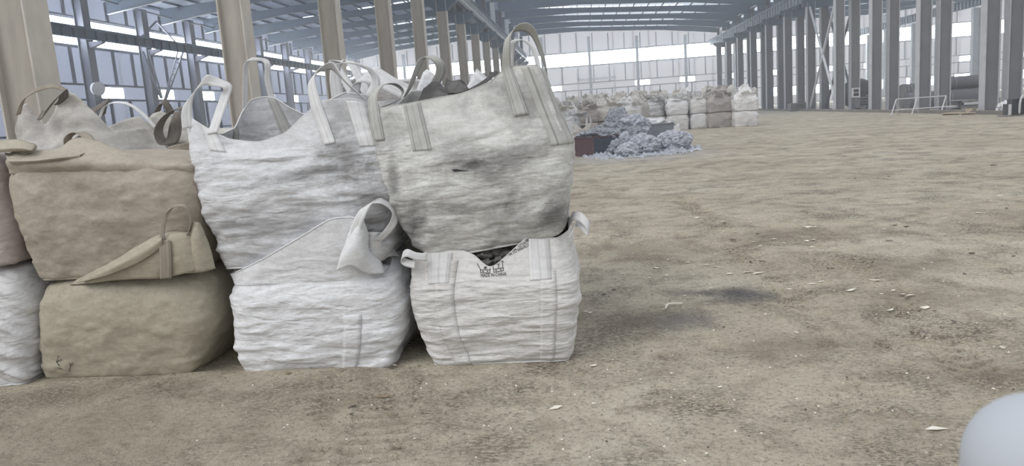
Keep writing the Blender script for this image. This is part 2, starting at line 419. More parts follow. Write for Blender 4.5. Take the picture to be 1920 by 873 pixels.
def wall_with_holes(axis, a0, a1, c, ztop_fn, holes, name, label):
    # holes (p0,p1,z0,z1); wall split in vertical slabs at the hole edges
    cuts = sorted({a0, a1, *[h[0] for h in holes], *[h[1] for h in holes], *([-8.0, 19.2, 38.5] if axis == 0 else [])})
    cuts = [q for q in cuts if a0 <= q <= a1]
    m = MB(); t = .12; s = 1 if axis == 0 else -1
    for p0, p1 in zip(cuts, cuts[1:]):
        mid = (p0+p1)/2; hs = sorted([(h[2], h[3]) for h in holes if h[0] <= mid <= h[1]]); z = -.05
        for (h0, h1) in hs+[(None, None)]:
            if h0 is None:
                ta, tb = ztop_fn(p0), ztop_fn(p1)
                if axis == 0: m.prism([(p0, z), (p1, z), (p1, tb), (p0, ta)], 1, c, c+t*s)
                else: m.prism([(p0, z), (p1, z), (p1, tb), (p0, ta)], 0, c+t*s, c)
            else:
                if axis == 0: m.box(p0, p1, c, c+t, z, h0)
                else: m.box(c-t, c, p0, p1, z, h0)
                z = h1
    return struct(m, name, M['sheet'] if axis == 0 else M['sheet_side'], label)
def roof_z(x):
    if x < -8: return 13.0+(x+8)*.06
    if x < 19.2: return 13.0-(x+8)*.062
    if x < 38.5: return 11.3+(x-19.2)*.03
    return 11.88+(x-38.5)*.06
# back wall
hb = [(XL, 66.0, 7.55, 9.45)]
small_b = []
for x0 in np.arange(-30.0, 66, SPB): small_b.append((x0, x0+2.05))
sb = []
for (px0, px1) in ((1190, 1219), (1274, 1303)):
    sb.append((at(px0, 148, YB)[0], at(px1, 148, YB)[0]))
step = sb[1][0]-sb[0][0]; wd = sb[0][1]-sb[0][0]
k = math.ceil((XL+1-sb[0][0])/step)
x0 = sb[0][0]+k*step
low = []
while x0+wd < 65.5:
    low.append((x0, x0+wd)); x0 += step
dx0, dx1 = at(1085, 160, YB-.3)[0], at(1153, 160, YB-.3)[0]
low = [q for q in low if q[1] < dx0-.3 or q[0] > dx1+.3]
hb.append((dx0, dx1, -.06, 5.6))
for (a, b_) in low: hb.append((a, b_, 4.15, 4.95))
low2 = [(a-step*.1, b_+step*.25) for (a, b_) in low if a > 19]
for (a, b_) in low2: hb.append((a, b_, 1.2, 2.5))
wb = wall_with_holes(0, XL, 66.0, YB, roof_z, hb, 'wall_back', 'pale sheeted end wall with a long bright window strip')
window(0, XL, 66.0, YB, 7.55, 9.45, 1, 'long bright window strip across the end wall', .08)
for i, (a, b_) in enumerate(low): window(0, a, b_, YB, 4.15, 4.95, 3, 'small bright window low in the end wall')
for i, (a, b_) in enumerate(low2): window(0, a, b_, YB, 1.2, 2.5, 2, 'bright low window of the end wall behind the right-hand columns')
def post_set(axis, c, wall, lo, hi, spans, step_, mat, horiz):
    for z0, z1, sh in spans:
        p = lo+sh
        while p < hi:
            m = MB()
            zt = z1 if z1 > 0 else roof_z(p if axis == 0 else XL)-.3
            if axis == 0: m.box(p-.07, p+.07, c-.14, c-.002, z0, zt)
            else: m.box(c+.002, c+.14, p-.10, p+.10, z0, zt)
            m.build('wall_post', mat, wall); p += step_
    for z in horiz:
        m = MB()
        if axis == 0: m.box(lo, hi, c-.16, c-.002, z-.06, z+.06)
        else: m.box(c+.002, c+.16, lo, hi, z-.06, z+.06)
        m.build('wall_rail', mat, wall)
post_set(0, YB, wb, XL, 66, [(5.0, 7.5, .9), (9.5, -1, .9), (2.55, 4.1, 1.2)], SPB/3, M['girt_l'], (7.5, 9.5, 5.03, 4.07, 2.58))
# roller door frame on the end wall
m = MB(); x0, x1 = at(1085, 160, YB-.3)[0], at(1153, 160, YB-.3)[0]
m.box(x0, x1, YB+.02, YB+.08, 0, 5.6); m.box(x0-.15, x0, YB-.4, YB-.16, 0, 7.5); m.box(x1, x1+.15, YB-.4, YB-.16, 0, 7.5); m.box(x0, x1, YB-.42, YB-.16, 5.4, 5.7)
for k in range(14): m.box(x0, x1, YB-.02, YB+.02, .2+k*.38, .24+k*.38)
struct(m, 'door_1', M['sheet'], 'large pale roller door in the end wall')
# end wall columns
for k, x in enumerate([XL+.4+SPB*i for i in range(15)]):
    if x > 66: break
    m = MB(); h = roof_z(x)-.8
    m.box(x-.2, x+.2, YB-.55, YB-.53, 0, h); m.box(x-.2, x+.2, YB-.18, YB-.16, 0, h); m.box(x-.02, x+.02, YB-.53, YB-.18, 0, h)
    struct(m, 'column', M['steel_l'], 'slim pale column against the end wall')
# left wall
YS = [47.2+6.83*k for k in range(-5, 10)]           # left wall columns (near flange)
hl = [(16.0, YB, 7.95, 9.75)]; lw = []
for y in YS:
    a = y+2.4; b_ = y+5.3
    if a > 20 and b_ < YB-1: lw.append((a, b_)); hl.append((a, b_, 4.5, 5.35))
wl = wall_with_holes(1, 16.0, YB, XL, lambda y: roof_z(XL), hl, 'wall_left', 'pale sheeted side wall with bright window strips')
window(1, 16.0, YB, XL, 7.95, 9.75, 1, 'long bright window strip along the side wall', .08)
for (a, b_) in lw: window(1, a, b_, XL, 4.5, 5.35, 3, 'small bright window low in the side wall')
post_set(1, XL, wl, 16.0, YB, [(5.45, 7.9, 1.62), (9.8, -1, 1.62), (0.5, 4.4, .6)], 6.83/3, M['girt'], (7.88, 9.83, 5.43, 4.42, 2.2))
def hcol(x, y, wx, wy, z1, web, fl_, name, label, base=True, tf=.03):
    # H column, flanges facing +-X, centre x, near edge y, far edge y+wy
    m = MB()
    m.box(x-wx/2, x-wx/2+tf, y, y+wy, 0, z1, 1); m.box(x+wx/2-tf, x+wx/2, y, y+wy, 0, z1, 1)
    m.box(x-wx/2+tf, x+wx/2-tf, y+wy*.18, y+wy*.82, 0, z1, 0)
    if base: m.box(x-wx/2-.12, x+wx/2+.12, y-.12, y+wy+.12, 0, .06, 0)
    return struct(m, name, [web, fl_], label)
for y in YS:
    hcol(XL+1.0, y, .62, .75, roof_z(XL+1)-.6, M['girt'], M['steel'], 'column', 'blue grey steel column along the side wall', tf=.05)
    m = MB(); z = 7.3; m.prism([(XL+1.3, z+.75), (XL+2.3, z+.75), (XL+2.3, z+.62), (XL+1.3, z+.3)], 1, y+.15, y+.5)
    struct(m, 'beam', M['girt'], 'bracket carrying the crane runway on the side wall')
def runway(x, y0, y1, z0, z1, name_lab, fin=1.05, side=1):
    m = MB()
    m.box(x-.13, x+.13, y0, y1, z0, z0+.05); m.box(x-.15, x+.15, y0, y1, z1-.06, z1); m.box(x-.02, x+.02, y0, y1, z0+.05, z1-.06)
    m.box(x-.05, x+.05, y0, y1, z1, z1+.12)
    y = y0+.2
    while y < y1:
        m.box(x-.11, x-.02, y, y+.08, z0+.05, z1-.06, 1); m.box(x+.02, x+.11, y, y+.08, z0+.05, z1-.06, 1); y += fin
    return struct(m, 'beam', [M['steel_d'], M['steel_l'] if fin < 1.08 else M['steel']], name_lab)
runway(XL+2.1, 16, YB-.3, 8.05, 8.68, 'crane runway girder along the side wall', 1.1)
# round floodlight on a side wall column, lattice braces
# ---- left row of columns
LXs = -8.04
LY = [10.25+7.15*k for k in range(0, 15)]
for i, y in enumerate(LY):
    near = i < 6
    wx = .60
    if y > YB-1: break
    hcol(LXs, y, wx, .52, 8.55, M['col_dusty'], M['col_flange'], 'column',
         ['massive dusty steel column at the left edge of the photo', 'dusty steel column behind the open white bag', 'dusty steel column above the rim of the white bag',
          'dusty steel column behind the brown-filled bag'][i] if i < 4 else 'dusty steel column of the left row, far down the hall')
    if i >= 3:
        m = MB(); m.box(LXs-.2, LXs+.2, y+.1, y+.42, 8.55, roof_z(LXs)-.7)
        struct(m, 'column', M['steel_l'] if i % 2 else M['steel'], 'slimmer upper column standing on the left row')
        m = MB(); m.prism([(LXs-.95, 8.72), (LXs+.95, 8.72), (LXs+.95, 8.4), (LXs+.3, 7.9), (LXs-.3, 7.9), (LXs-.95, 8.4)], 1, y+.04, y+.48)
        struct(m, 'beam', M['steel_d'], 'bracket on top of a left row column')
runway(LXs+.55, 40, YB-.3, 8.75, 9.75, 'crane runway girder over the left row of columns')
runway(LXs-.55, 40, YB-.3, 8.75, 9.75, 'second crane runway girder over the left row of columns')
tube = tube_obj('trim_1', [(LXs+.9, 40, 8.8), (LXs+.9, 75, 8.75), (LXs+.9, YB-.5, 8.7)], .07, M['steel_l']); tube['kind'] = 'structure'; tube['label'] = 'pale pipe under the left runway'
# ---- right row: pairs of columns
RX = 18.9
RY = [36.95+6.83*k for k in range(-1, 11)]
for i, y in enumerate(RY):
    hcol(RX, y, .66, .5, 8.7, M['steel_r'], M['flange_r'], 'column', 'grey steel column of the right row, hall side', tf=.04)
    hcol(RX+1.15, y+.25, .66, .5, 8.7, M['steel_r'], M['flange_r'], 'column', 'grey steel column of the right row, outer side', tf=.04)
    m = MB(); m.prism([(RX-.7, 8.85), (RX+1.9, 8.85), (RX+1.9, 8.6), (RX+1.4, 8.2), (RX-.2, 8.2), (RX-.7, 8.6)], 1, y+.05, y+.45)
    struct(m, 'beam', M['steel_d'], 'bracket on top of a right row column pair')
    for xx in (RX, RX+1.15):
        m = MB(); m.box(xx-.16, xx+.16, y+.1, y+.4, 8.85, 11.2); struct(m, 'column', M['steel'], 'slimmer upper column standing on the right row')
runway(RX-.1, 34, YB-.3, 8.85, 9.7, 'crane runway girder over the right row of columns')
runway(RX+1.25, 34, YB-.3, 8.85, 9.7, 'second crane runway girder over the right row of columns')
m = MB(); m.box(RX-.3, RX-.1, 30, YB-.2, 11.15, 11.4); m.box(RX-.28, RX-.12, 30, YB-.2, 10.75, 10.83); struct(m, 'trim_2', M['steel_l'], 'eaves tube above the right row')
m = MB(); m.box(RX-.75, RX-.45, 24, YB-.2, -.02, .16); struct(m, 'trim_3', M['kerb'], 'low kerb along the foot of the right row')
# crossed pipe braces between two pairs
ya, yb = RY[4]+.3, RY[5]+.2
for k, (p, q) in enumerate((((RX-.1, ya, 8.4), (RX-.1, yb, .2)), ((RX-.1, yb, 8.4), (RX-.1, ya, .2)), ((RX+1.2, ya, 8.4), (RX+1.2, yb, .2)), ((RX+1.2, yb, 8.4), (RX+1.2, ya, .2)))):
    m = MB(); m.bar(p, q, .09, n=8); struct(m, 'beam', M['steel_l'] if k < 2 else M['steel'], 'crossed pipe brace in the right row')
# ---- third row beyond
for k in range(8):
    y = 57.5+6.83*k+.5
    hcol(38.6, y, .66, .5, 8.4, M['steel_l'], M['steel_l'], 'column', 'pale column of the next bay seen between the right row', tf=.04)
runway(38.3, 52, YB-.3, 8.5, 9.3, 'crane runway girder of the next bay', .7)
# ---- roof
def roof_panel(x0, x1, y0, y1, nm):
    m = MB(); m.prism([(x0, roof_z(x0)), (x1-1e-4, roof_z(x1-1e-4)), (x1-1e-4, roof_z(x1-1e-4)+.06), (x0, roof_z(x0)+.06)], 1, y0, y1)
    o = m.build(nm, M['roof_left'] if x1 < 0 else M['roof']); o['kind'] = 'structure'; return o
RY0, RY1 = 16.0, 58.0
ce = roof_panel(XL, -8, RY0, YB+.1, 'ceiling'); ce['label'] = 'sheeted roof slope over the left bay'
ce = roof_panel(-8, 19.2, RY1, YB+.1, 'ceiling'); ce['label'] = 'sheeted roof slope over the middle bay'
ce = roof_panel(19.2, 38.5, RY1, YB+.1, 'ceiling'); ce['label'] = 'sheeted roof over the right bay'
ce = roof_panel(38.5, 66, RY1, YB+.1, 'ceiling'); ce['label'] = 'sheeted roof over the farthest bay'
def rafter(x0, x1, y, d0, dm, d1, lab):
    n = 24; top = []; bot = []
    for i in range(n+1):
        t = i/n; x = x0+(x1-x0)*t
        zt = roof_z(min(x, x1-1e-3))-.12
        d = dm+(d0-dm)*max(0, 1-t/.3)+(d1-dm)*max(0, 1-(1-t)/.3)
        top.append((x, zt)); bot.append((x, zt-d))
    m = MB()
    for (a, b_, c, d) in zip(top, top[1:], bot, bot[1:]):
        m.prism([a, b_, d, c], 1, y-.06, y+.06)
        m.prism([c, d, (d[0], d[1]-.04), (c[0], c[1]-.04)], 1, y-.17, y+.17, 1)
    struct(m, 'beam', [M['steel_d'], M['steel']], lab)
k = 0
y = RY[0]+.3-6.83*1
while y < YB:
    main = y > RY1-1
    rafter(XL+.7, -8.2, y, 1.15, .55, 1.1, 'haunched roof rafter over the left bay')
    if main: rafter(-7.8, 19.0, y, 1.05, .52, 1.0, 'haunched roof rafter over the middle bay')
    if main: rafter(19.4, 38.3, y, .8, .5, .8, 'roof rafter over the right bay')
    if main: rafter(38.7, 65.8, y, .9, .7, .9, 'roof rafter over the farthest bay')
    y += 6.83
for x in list(np.arange(XL+.8, -8.3, 1.52))+list(np.arange(-7.4, 19, 1.52))+list(np.arange(20, 66, 2.3)):
    m = MB(); z = roof_z(x); m.box(x-.04, x+.04, RY0 if x < -8 else RY1, YB, z-.13, z-.005); struct(m, 'beam', M['steel_d'], 'long purlin under the roof sheets')
# translucent roof sheets
for (x0, x1, yy) in ((-26, -22, 71.6), (-20.5, -9.5, 57.6), (-20.5, -9.5, 71.3), (-6, 13, 57.9), (-20.5, -9.5, 85), (-5, 12, 85)):
    x = x0
    n = int((x1-x0)/1.52)
    for i in range(n):
        xa = x0+i*1.52
        m = MB(); za, zb = roof_z(xa+.1)-.02, roof_z(xa+1.42)-.02
        m.prism([(xa+.1, za), (xa+1.42, zb), (xa+1.42, zb+.015), (xa+.1, za+.015)], 1, yy, yy+.9)
        o = m.build('window_%d' % (win_n[0]+1), M['skylight']); win_n[0] += 1; o['kind'] = 'structure'; o['label'] = 'small translucent sheet in the roof'
# small pipe run and braces on the side wall
t_ = tube_obj('trim_4', [at(98, 0, 40)*0+np.array([XL+1.6, 40, 11.2]), np.array([XL+1.6, 56, 10.7]), np.array([XL+1.6, 80, 10.5]), np.array([XL+1.6, 108, 10.5])], .06, M['girt']); t_['kind'] = 'structure'; t_['label'] = 'thin pipe running along the side wall under the roof'
def onx(px, py, xx):
    d = (px-IW/2)/FPX*_r-(py-IH/2)/FPX*_u+_f; t = xx/d[0]; return np.array([xx, d[1]*t, CH+d[2]*t])
def lattice(a, b_, wdt, name_lab):
    a, b_ = Vector(a), Vector(b_); d = (b_-a); n = int(d.length/.6); sd = Vector((0, wdt, 0))
    m = MB(); m.bar(a, b_, .09, n=4); m.bar(a+sd, b_+sd*.25, .06, n=4)
    for i in range(1, n): p = a+d*i/n; m.bar(p, p+sd*(1-.75*i/n), .035, n=4)
    struct(m, 'beam', M['girt'], name_lab)
lattice(onx(267, 96, XL+1.5), onx(302, 184, XL+1.5), .8, 'ladder-like lattice brace on the side wall, leaning away')
lattice(onx(344, 96, XL+1.5), onx(311, 186, XL+1.5), -.8, 'ladder-like lattice brace on the side wall, leaning back')
m = MB(); m.bar(onx(262, 72, XL+1.2), onx(293, 40, XL+1.2), .07, n=4); m.bar(onx(330, 80, XL+1.2), onx(293, 40, XL+1.2), .07, n=4)
struct(m, 'beam', M['girt'], 'inverted V brace high on the side wall')
# ================================================================ BULK BAGS
def sq(u):
    u = np.mod(u, 4.0); s = np.floor(u); t = (u-s)*2-1
    a = np.where(s == 0, t, np.where(s == 1, 1, np.where(s == 2, -t, -1)))
    b = np.where(s == 0, -1, np.where(s == 1, t, np.where(s == 2, 1, -t)))
    return a, b
class Bag:
    def __init__(s, name, label, rings, rim=None, mat=None, seed=1, wr=.012, lump=.008, tilt=0.0, group=None, cat='bulk bag',
                 nu=250, nv=100, nc=40, collar_wr=.5, close=False, bulge=0.0, zf=12.0, solid=.004, slant=0.0):
        s.rings = np.array(rings, float); s.K = len(rings); s.seed = seed; s.wr = wr; s.lump = lump; s.tilt = tilt
        s.mat = mat; s.cwr = collar_wr; s.bulge = bulge; s.zf = zf; s.slant = slant
        s.rim = None
        z0 = s.rings[0][0]; s.base = np.array([(s.rings[0][1]+s.rings[0][2])/2, (s.rings[0][3]+s.rings[0][4])/2, z0])
        s.xc = s.base[0]
        if rim is not None:
            us = np.array([p[0] for p in rim]); P = np.array([p[1] for p in rim])
            o = np.argsort(us); us, P = us[o], P[o]
            us = np.concatenate([[us[-1]-4], us, [us[0]+4]]); P = np.concatenate([[P[-1]], P, [P[0]]])
            g = np.arange(0, 4, 1/80.)
            G = np.stack([np.interp(g, us, P[:, k]) for k in range(3)], 1)
            ker = np.exp(-np.linspace(-2, 2, 9)**2); ker /= ker.sum()
            GG = np.concatenate([G[-8:], G, G[:8]]); 
            s.rim = np.stack([np.convolve(GG[:, k], ker, 'same')[8:-8] for k in range(3)], 1)
        s.root = thing(name, label, cat, s.base, group)
        # body
        vmax = 2.0 if s.rim is not None else 1.0
        vs_ = list(np.linspace(0, 1, nv))
        if s.rim is not None: vs_ += list(np.linspace(1, 2, nc)[1:])
        us = np.arange(nu)*4.0/nu
        U, Vv = np.meshgrid(us, vs_); P = s.surf(U.ravel(), Vv.ravel())
        n = len(vs_); V_ = [tuple(p) for p in P-s.base]; F_ = []
        for j in range(n-1):
            for i in range(nu):
                F_.append((j*nu+i, j*nu+(i+1) % nu, (j+1)*nu+(i+1) % nu, (j+1)*nu+i))
        c0 = P[:nu].mean(0)-s.base; V_.append(tuple(c0)); ci = len(V_)-1
        for i in range(nu): F_.append((ci, (i+1) % nu, i))
        if close:
            c1 = P[-nu:].mean(0)-s.base; V_.append(tuple(c1)); ci = len(V_)-1
            for i in range(nu): F_.append((ci, (n-1)*nu+i, (n-1)*nu+(i+1) % nu))
        s.body = mesh_obj('body', V_, F_, mat, s.root, True, solid=0 if close else solid)
        wv_ = np.ones(len(V_)); vv_ = Vv.ravel(); wv_[:len(vv_)] = np.where(vv_ > 1, np.clip(1-(vv_-1)*1.5, .12 if s.cwr < .9 else .4, 1), 1)
        at_ = s.body.data.attributes.new('wr', 'FLOAT', 'POINT'); at_.data.foreach_set('value', wv_.astype(np.float32))
    def ringp(s, t):
        i = np.clip(np.floor(t).astype(int), 0, s.K-2); f = (t-i)[:, None]
        r = s.rings; p0 = r[np.clip(i-1, 0, s.K-1)]; p1 = r[i]; p2 = r[i+1]; p3 = r[np.clip(i+2, 0, s.K-1)]
        return .5*(2*p1+(p2-p0)*f+(2*p0-5*p1+4*p2-p3)*f**2+(3*p1-p0-3*p2+p3)*f**3)
    def raw(s, u, v):
        t = np.clip(v, 0, 1)*(s.K-1); q = s.ringp(t)
        a, b = sq(u); n = np.clip(q[:, 5]*np.where(t < 1.5, 2.2-.6*t/1.5, 1.3), 2, 26); den = (np.abs(a)**n+np.abs(b)**n)**(1/n); a = a/den; b = b/den
        x = (q[:, 1]+q[:, 2])/2+a*(q[:, 2]-q[:, 1])/2; y = (q[:, 3]+q[:, 4])/2+b*(q[:, 4]-q[:, 3])/2
        fade = np.clip(1-t/(s.K-1)*1.2, 0, 1)
        P = np.stack([x, y, q[:, 0]+s.tilt*(x-s.xc)*fade], 1)
        if s.rim is not None:
            k = np.mod(u, 4)*80; k0 = np.floor(k).astype(int) % 320; k1 = (k0+1) % 320; f = (k-np.floor(k))[:, None]
            Rm = s.rim[k0]*(1-f)+s.rim[k1]*f
            w_ = np.clip(v-1, 0, 1)[:, None]
            ww = w_
            P2 = P*(1-ww)+Rm*ww
            P2[:, 2] += s.bulge*(4*w_[:, 0]*(1-w_[:, 0]))
            P = np.where(v[:, None] > 1, P2, P)
        return P
    def normal(s, u, v):
        e = .02; top = 2.0 if s.rim is not None else 1.0
        vm = np.clip(v, .002, top-.002)
        du = s.raw(u+e, vm)-s.raw(u-e, vm); dv = s.raw(u, np.minimum(vm+.012, top))-s.raw(u, np.maximum(vm-.012, 0))
        N = np.cross(du, dv); N /= (np.linalg.norm(N, axis=1)[:, None]+1e-9); return N
    def surf(s, u, v, off=0.0):
        u = np.atleast_1d(np.asarray(u, float)); v = np.atleast_1d(np.asarray(v, float))
        P = s.raw(u, v); N = s.normal(u, v)
        x, y, z = P.T
        z = z+s.slant*(x-s.xc)
        wx = (fbm(x*2.2, y*2.2, z*3, s.seed+50, 2)-.5)*.12
        nz = fbm(x*3.6, y*3.6, (z+wx)*s.zf*1.35, s.seed, 2)
        r1 = (nz-.5)*4.2+(np.minimum(np.abs(2*nz-1)*4.0, 1.0)-.6)*.45
        r1 = r1*np.clip(vnoise(x*2.7, y*2.7, z*3.1, s.seed+77)*2.6-.35, .25, 1.25)
        n2 = fbm(x*8+3, y*8, (z+wx)*s.zf*2.9, s.seed+5, 1)
        lumps = np.maximum(fbm(x*11, y*11, z*13, s.seed+9, 2)-.5, -.06)*2
        big = (fbm(x*2.6, y*2.6, z*3.2, s.seed+13, 2)-.5)
        m = np.where(v > 1, s.cwr*np.clip(1.6-(v-1)*1.1, .35, 1), 1.0)*np.clip(v/.04, .1, 1)
        d = m*(s.wr*(r1*.9+(n2-.5)*.8)+s.lump*lumps*np.where(v > 1, .2, 1)+.024*big)
        # vertical gathers near the corners of the collar
        return P+N*(d+off)[:, None]
    def seam(s, mat, u0=-1.0, u1=2.0, v=.012, r_=.007):
        us = np.linspace(u0, u1, 90); P = s.surf(us, np.full(90, v), .006)-s.base
        return tube_obj('bottom_seam', list(P), r_, mat, s.root, 6)
    def rimseam(s, mat, u0, u1, r_=.006, name='rim_seam'):
        us = np.linspace(u0, u1, 110); P = s.surf(us, np.full(110, 2.0), 0)-s.base
        return tube_obj(name, list(P), r_, mat, s.root, 6)
    def patch(s, u, v0, v1, wu, mat, name='strap', off=.0045, n=30):
        vs_ = np.linspace(v0, v1, n); uu = np.linspace(-wu/2, wu/2, 5); rows = []
        for v in vs_: rows.append(s.surf(u+uu, np.full(5, v), off))
        return ribbon(name, rows, mat, s.root, s.base)
    def loop(s, ua, va, ub, vb, free, wu, mat, name='lifting_loop', off=.007, wa=None, nfree=6, sew=True, wb=None):
        """webbing sewn on at ua from va to the rim, out over the free points, back down at ub"""
        top = 2.0 if s.rim is not None else 1.0
        uu = np.linspace(-wu/2, wu/2, 5); rows = []
        for v in np.linspace(va, top, 16): rows.append(s.surf(ua+uu, np.full(5, v), off))
        end = []
        for v in np.linspace(top, vb, 16): end.append(s.surf(ub-uu*(-1 if wb == 'flip' else 1), np.full(5, v), off))
        A, B = rows[-1], end[0]
        ctr = catmull([A.mean(0)]+[np.array(p, float) for p in free]+[B.mean(0)], nfree)
        wA, wB = A[-1]-A[0], B[-1]-B[0]; n = len(ctr)
        half = np.linspace(-.5, .5, 5)
        if wa is not None: wa = np.array(wa, float)
        L = np.linalg.norm(wA)
        for i, c in enumerate(ctr[1:-1], 1):
            t = i/(n-1)
            if wa is not None:
                wv = wA*(1-t*4)+wa*L*(t*4) if t < .25 else (wa*L if t < .75 else wa*L*(1-(t-.75)*4)+wB*(t-.75)*4)
            else: wv = wA*(1-t)+wB*t
            nrm = np.linalg.norm(wv)
            wv = wv/(nrm+1e-6)*max(nrm, L*.75)
            rows.append(np.array([c+wv*h for h in half]))
        rows += end
        return ribbon(name, rows, mat, s.root, s.base)
    def cap(s, v, mat, seed=3, amp=.05, name='contents', z=None):
        """lumpy load seen inside the opening"""
        nr, na = 14, 64; us = np.linspace(0, 4, na, endpoint=False); E_ = s.surf(us, np.full(na, v), -.03); c = E_.mean(0)
        V_ = []; F_ = []
        for j in range(nr):
            t = 1-j/nr
            for i in range(na):
                p = c+(E_[i]-c)*t; V_.append(p)
        V_ = np.array(V_); z_ = (fbm(V_[:, 0]*14, V_[:, 1]*14, V_[:, 2]*0, seed, 3)-.35)*amp
        V_[:, 2] += z_*np.clip(np.repeat(1-np.arange(nr)*-1/nr, na)*0+1, 0, 1)
        V_ = list(V_)+[c]
        for j in range(nr-1):
            for i in range(na): F_.append((j*na+i, j*na+(i+1) % na, (j+1)*na+(i+1) % na, (j+1)*na+i))
        for i in range(na): F_.append(((nr-1)*na+i, (nr-1)*na+(i+1) % na, len(V_)-1))
        o = mesh_obj(name, [p-s.base for p in V_], F_, mat, s.root, False); o['kind'] = 'stuff'; return o
def ribbon(name, rows, mat, parent, base, solid=.004):
    if name == 'woven_band': solid = .0015
    rows = [np.asarray(r_, float)-base for r_ in rows]; m = rows[0].shape[0]; n = len(rows)
    V_ = np.concatenate(rows); F_ = []; uv = []
    for j in range(n):
        for i in range(m): uv.append((i/(m-1), j/n))
    for j in range(n-1):
        for i in range(m-1): F_.append((j*m+i, j*m+i+1, (j+1)*m+i+1, (j+1)*m+i))
    o = mesh_obj(name, V_, F_, mat, parent, True, uvs=uv, solid=solid)
    if name == 'woven_band': at_ = o.data.attributes.new('wr', 'FLOAT', 'POINT'); at_.data.foreach_set('value', np.ones(len(V_), dtype=np.float32))
    return o
def sheet(name, rows, mat, parent, base, seed=1, amp=.01, sub=6, freq=(4, 4, 4), solid=.004, stretch=None):
    """a loose piece of cloth through rows of control points"""
    G = [catmull(r_, sub) for r_ in rows]; cols = list(zip(*G)); cols = [catmull(c, sub) for c in cols]
    n, m = len(cols[0]), len(cols)
    V_ = np.array([[cols[i][j] for i in range(m)] for j in range(n)])
    du = np.gradient(V_, axis=1); dv = np.gradient(V_, axis=0); N = np.cross(du, dv); N /= (np.linalg.norm(N, axis=2)[..., None]+1e-9)
    x, y, z = V_[..., 0], V_[..., 1], V_[..., 2]
    d = (1-np.abs(2*fbm(x*freq[0], y*freq[1], z*freq[2], seed, 3)-1)*2)*amp
    V_ = V_+N*d[..., None]
    F_ = []; uv = []
    for j in range(n):
        for i in range(m): uv.append((i/(m-1), j/(n-1)))
    for j in range(n-1):
        for i in range(m-1): F_.append((j*m+i, j*m+i+1, (j+1)*m+i+1, (j+1)*m+i))
    return mesh_obj(name, V_.reshape(-1, 3)-base, F_, mat, parent, True, uvs=uv, solid=solid)
FG = 'bulk bags in the front row'
def A3(*rows): return [[at(*p) for p in r_] for r_ in rows]

# ---- A: wrinkled white bag cut by the left edge, lower
bA = Bag('bulk_bag', 'wrinkled white bulk bag on the ground, cut off by the left edge of the photo',
         [(0, -4.95, -3.90, 4.55, 5.45, 9), (.04, -4.98, -3.87, 4.53, 5.46, 9), (.25, -5.02, -3.82, 4.50, 5.5, 5), (.5, -5.0, -3.80, 4.52, 5.5, 5), (.7, -4.95, -3.84, 4.56, 5.5, 5), (.80, -4.9, -3.9, 4.66, 5.4, 4), (.83, -4.6, -4.2, 4.9, 5.2, 3)],
         None, M['white'], 11, .014, .006, .0, FG, zf=13, close=True, slant=.55)
bA.seam(M['white'])
bB = Bag('bulk_bag', 'pinkish bulk bag cut off by the left edge, resting on the wrinkled white one',
         [(.82, -4.9, -3.92, 4.6, 5.45, 9), (.86, -4.95, -3.85, 4.57, 5.46, 8), (1.1, -5.0, -3.84, 4.56, 5.5, 5), (1.35, -5.0, -3.86, 4.56, 5.5, 5), (1.5, -4.95, -3.88, 4.62, 5.45, 5), (1.57, -4.85, -4.0, 4.8, 5.3, 4), (1.60, -4.6, -4.2, 4.9, 5.2, 3)],
         None, M['pink'], 12, .003, .014, .0, FG, close=True)
bB.patch(.8, .55, .95, .08, M['strap_t'])
sheet('top_flap', A3([(-60, 268, 4.8), (0, 262, 4.8), (40, 261, 4.75), (66, 272, 4.7)], [(-60, 280, 4.65), (0, 276, 4.62), (35, 276, 4.6), (60, 281, 4.62)], [(-60, 290, 4.66), (0, 286, 4.62), (30, 284, 4.62), (50, 286, 4.64)]), M['tan'], bB.root, bB.base, 4, .006)
# ---- C: lower tan bag
bC = Bag('bulk_bag', 'tan bulk bag on the ground with its top pulled up into a single loop',
         [(0, -3.80, -2.74, 4.64, 5.5, 10), (.035, -3.83, -2.70, 4.62, 5.5, 10), (.2, -3.84, -2.60, 4.59, 5.55, 6), (.4, -3.82, -2.53, 4.57, 5.56, 5), (.56, -3.78, -2.53, 4.59, 5.55, 5), (.66, -3.72, -2.58, 4.66, 5.5, 5), (.71, -3.6, -2.7, 4.85, 5.3, 4), (.715, -3.3, -3.0, 5.0, 5.15, 3)],
         None, M['tan'], 21, .0035, .016, .0, FG, close=True, zf=8)
bC.seam(M['tan'])
sheet('top_flap', A3([(128, 535, 4.66), (190, 528, 4.60), (250, 522, 4.56), (300, 521, 4.54), (345, 512, 4.53), (392, 500, 4.58)],
                     [(135, 531, 4.68), (195, 512, 4.58), (250, 496, 4.53), (300, 485, 4.51), (345, 482, 4.52), (390, 478, 4.60)],
                     [(142, 527, 4.70), (200, 499, 4.60), (252, 470, 4.54), (300, 448, 4.52), (345, 442, 4.54), (376, 452, 4.62)],
                     [(146, 526, 4.76), (202, 497, 4.66), (254, 467, 4.62), (303, 440, 4.60), (350, 436, 4.62), (372, 446, 4.68)]), M['tan'], bC.root, bC.base, 22, .010, 7, (5, 5, 12))
sheet('top_flap', A3([(145, 530, 4.60), (200, 516, 4.53), (260, 492, 4.50), (305, 462, 4.49)], [(152, 524, 4.61), (205, 503, 4.52), (262, 473, 4.49), (304, 447, 4.48)], [(160, 517, 4.66), (207, 496, 4.60), (262, 465, 4.57), (303, 441, 4.55)]), M['tan'], bC.root, bC.base, 26, .004, 6)
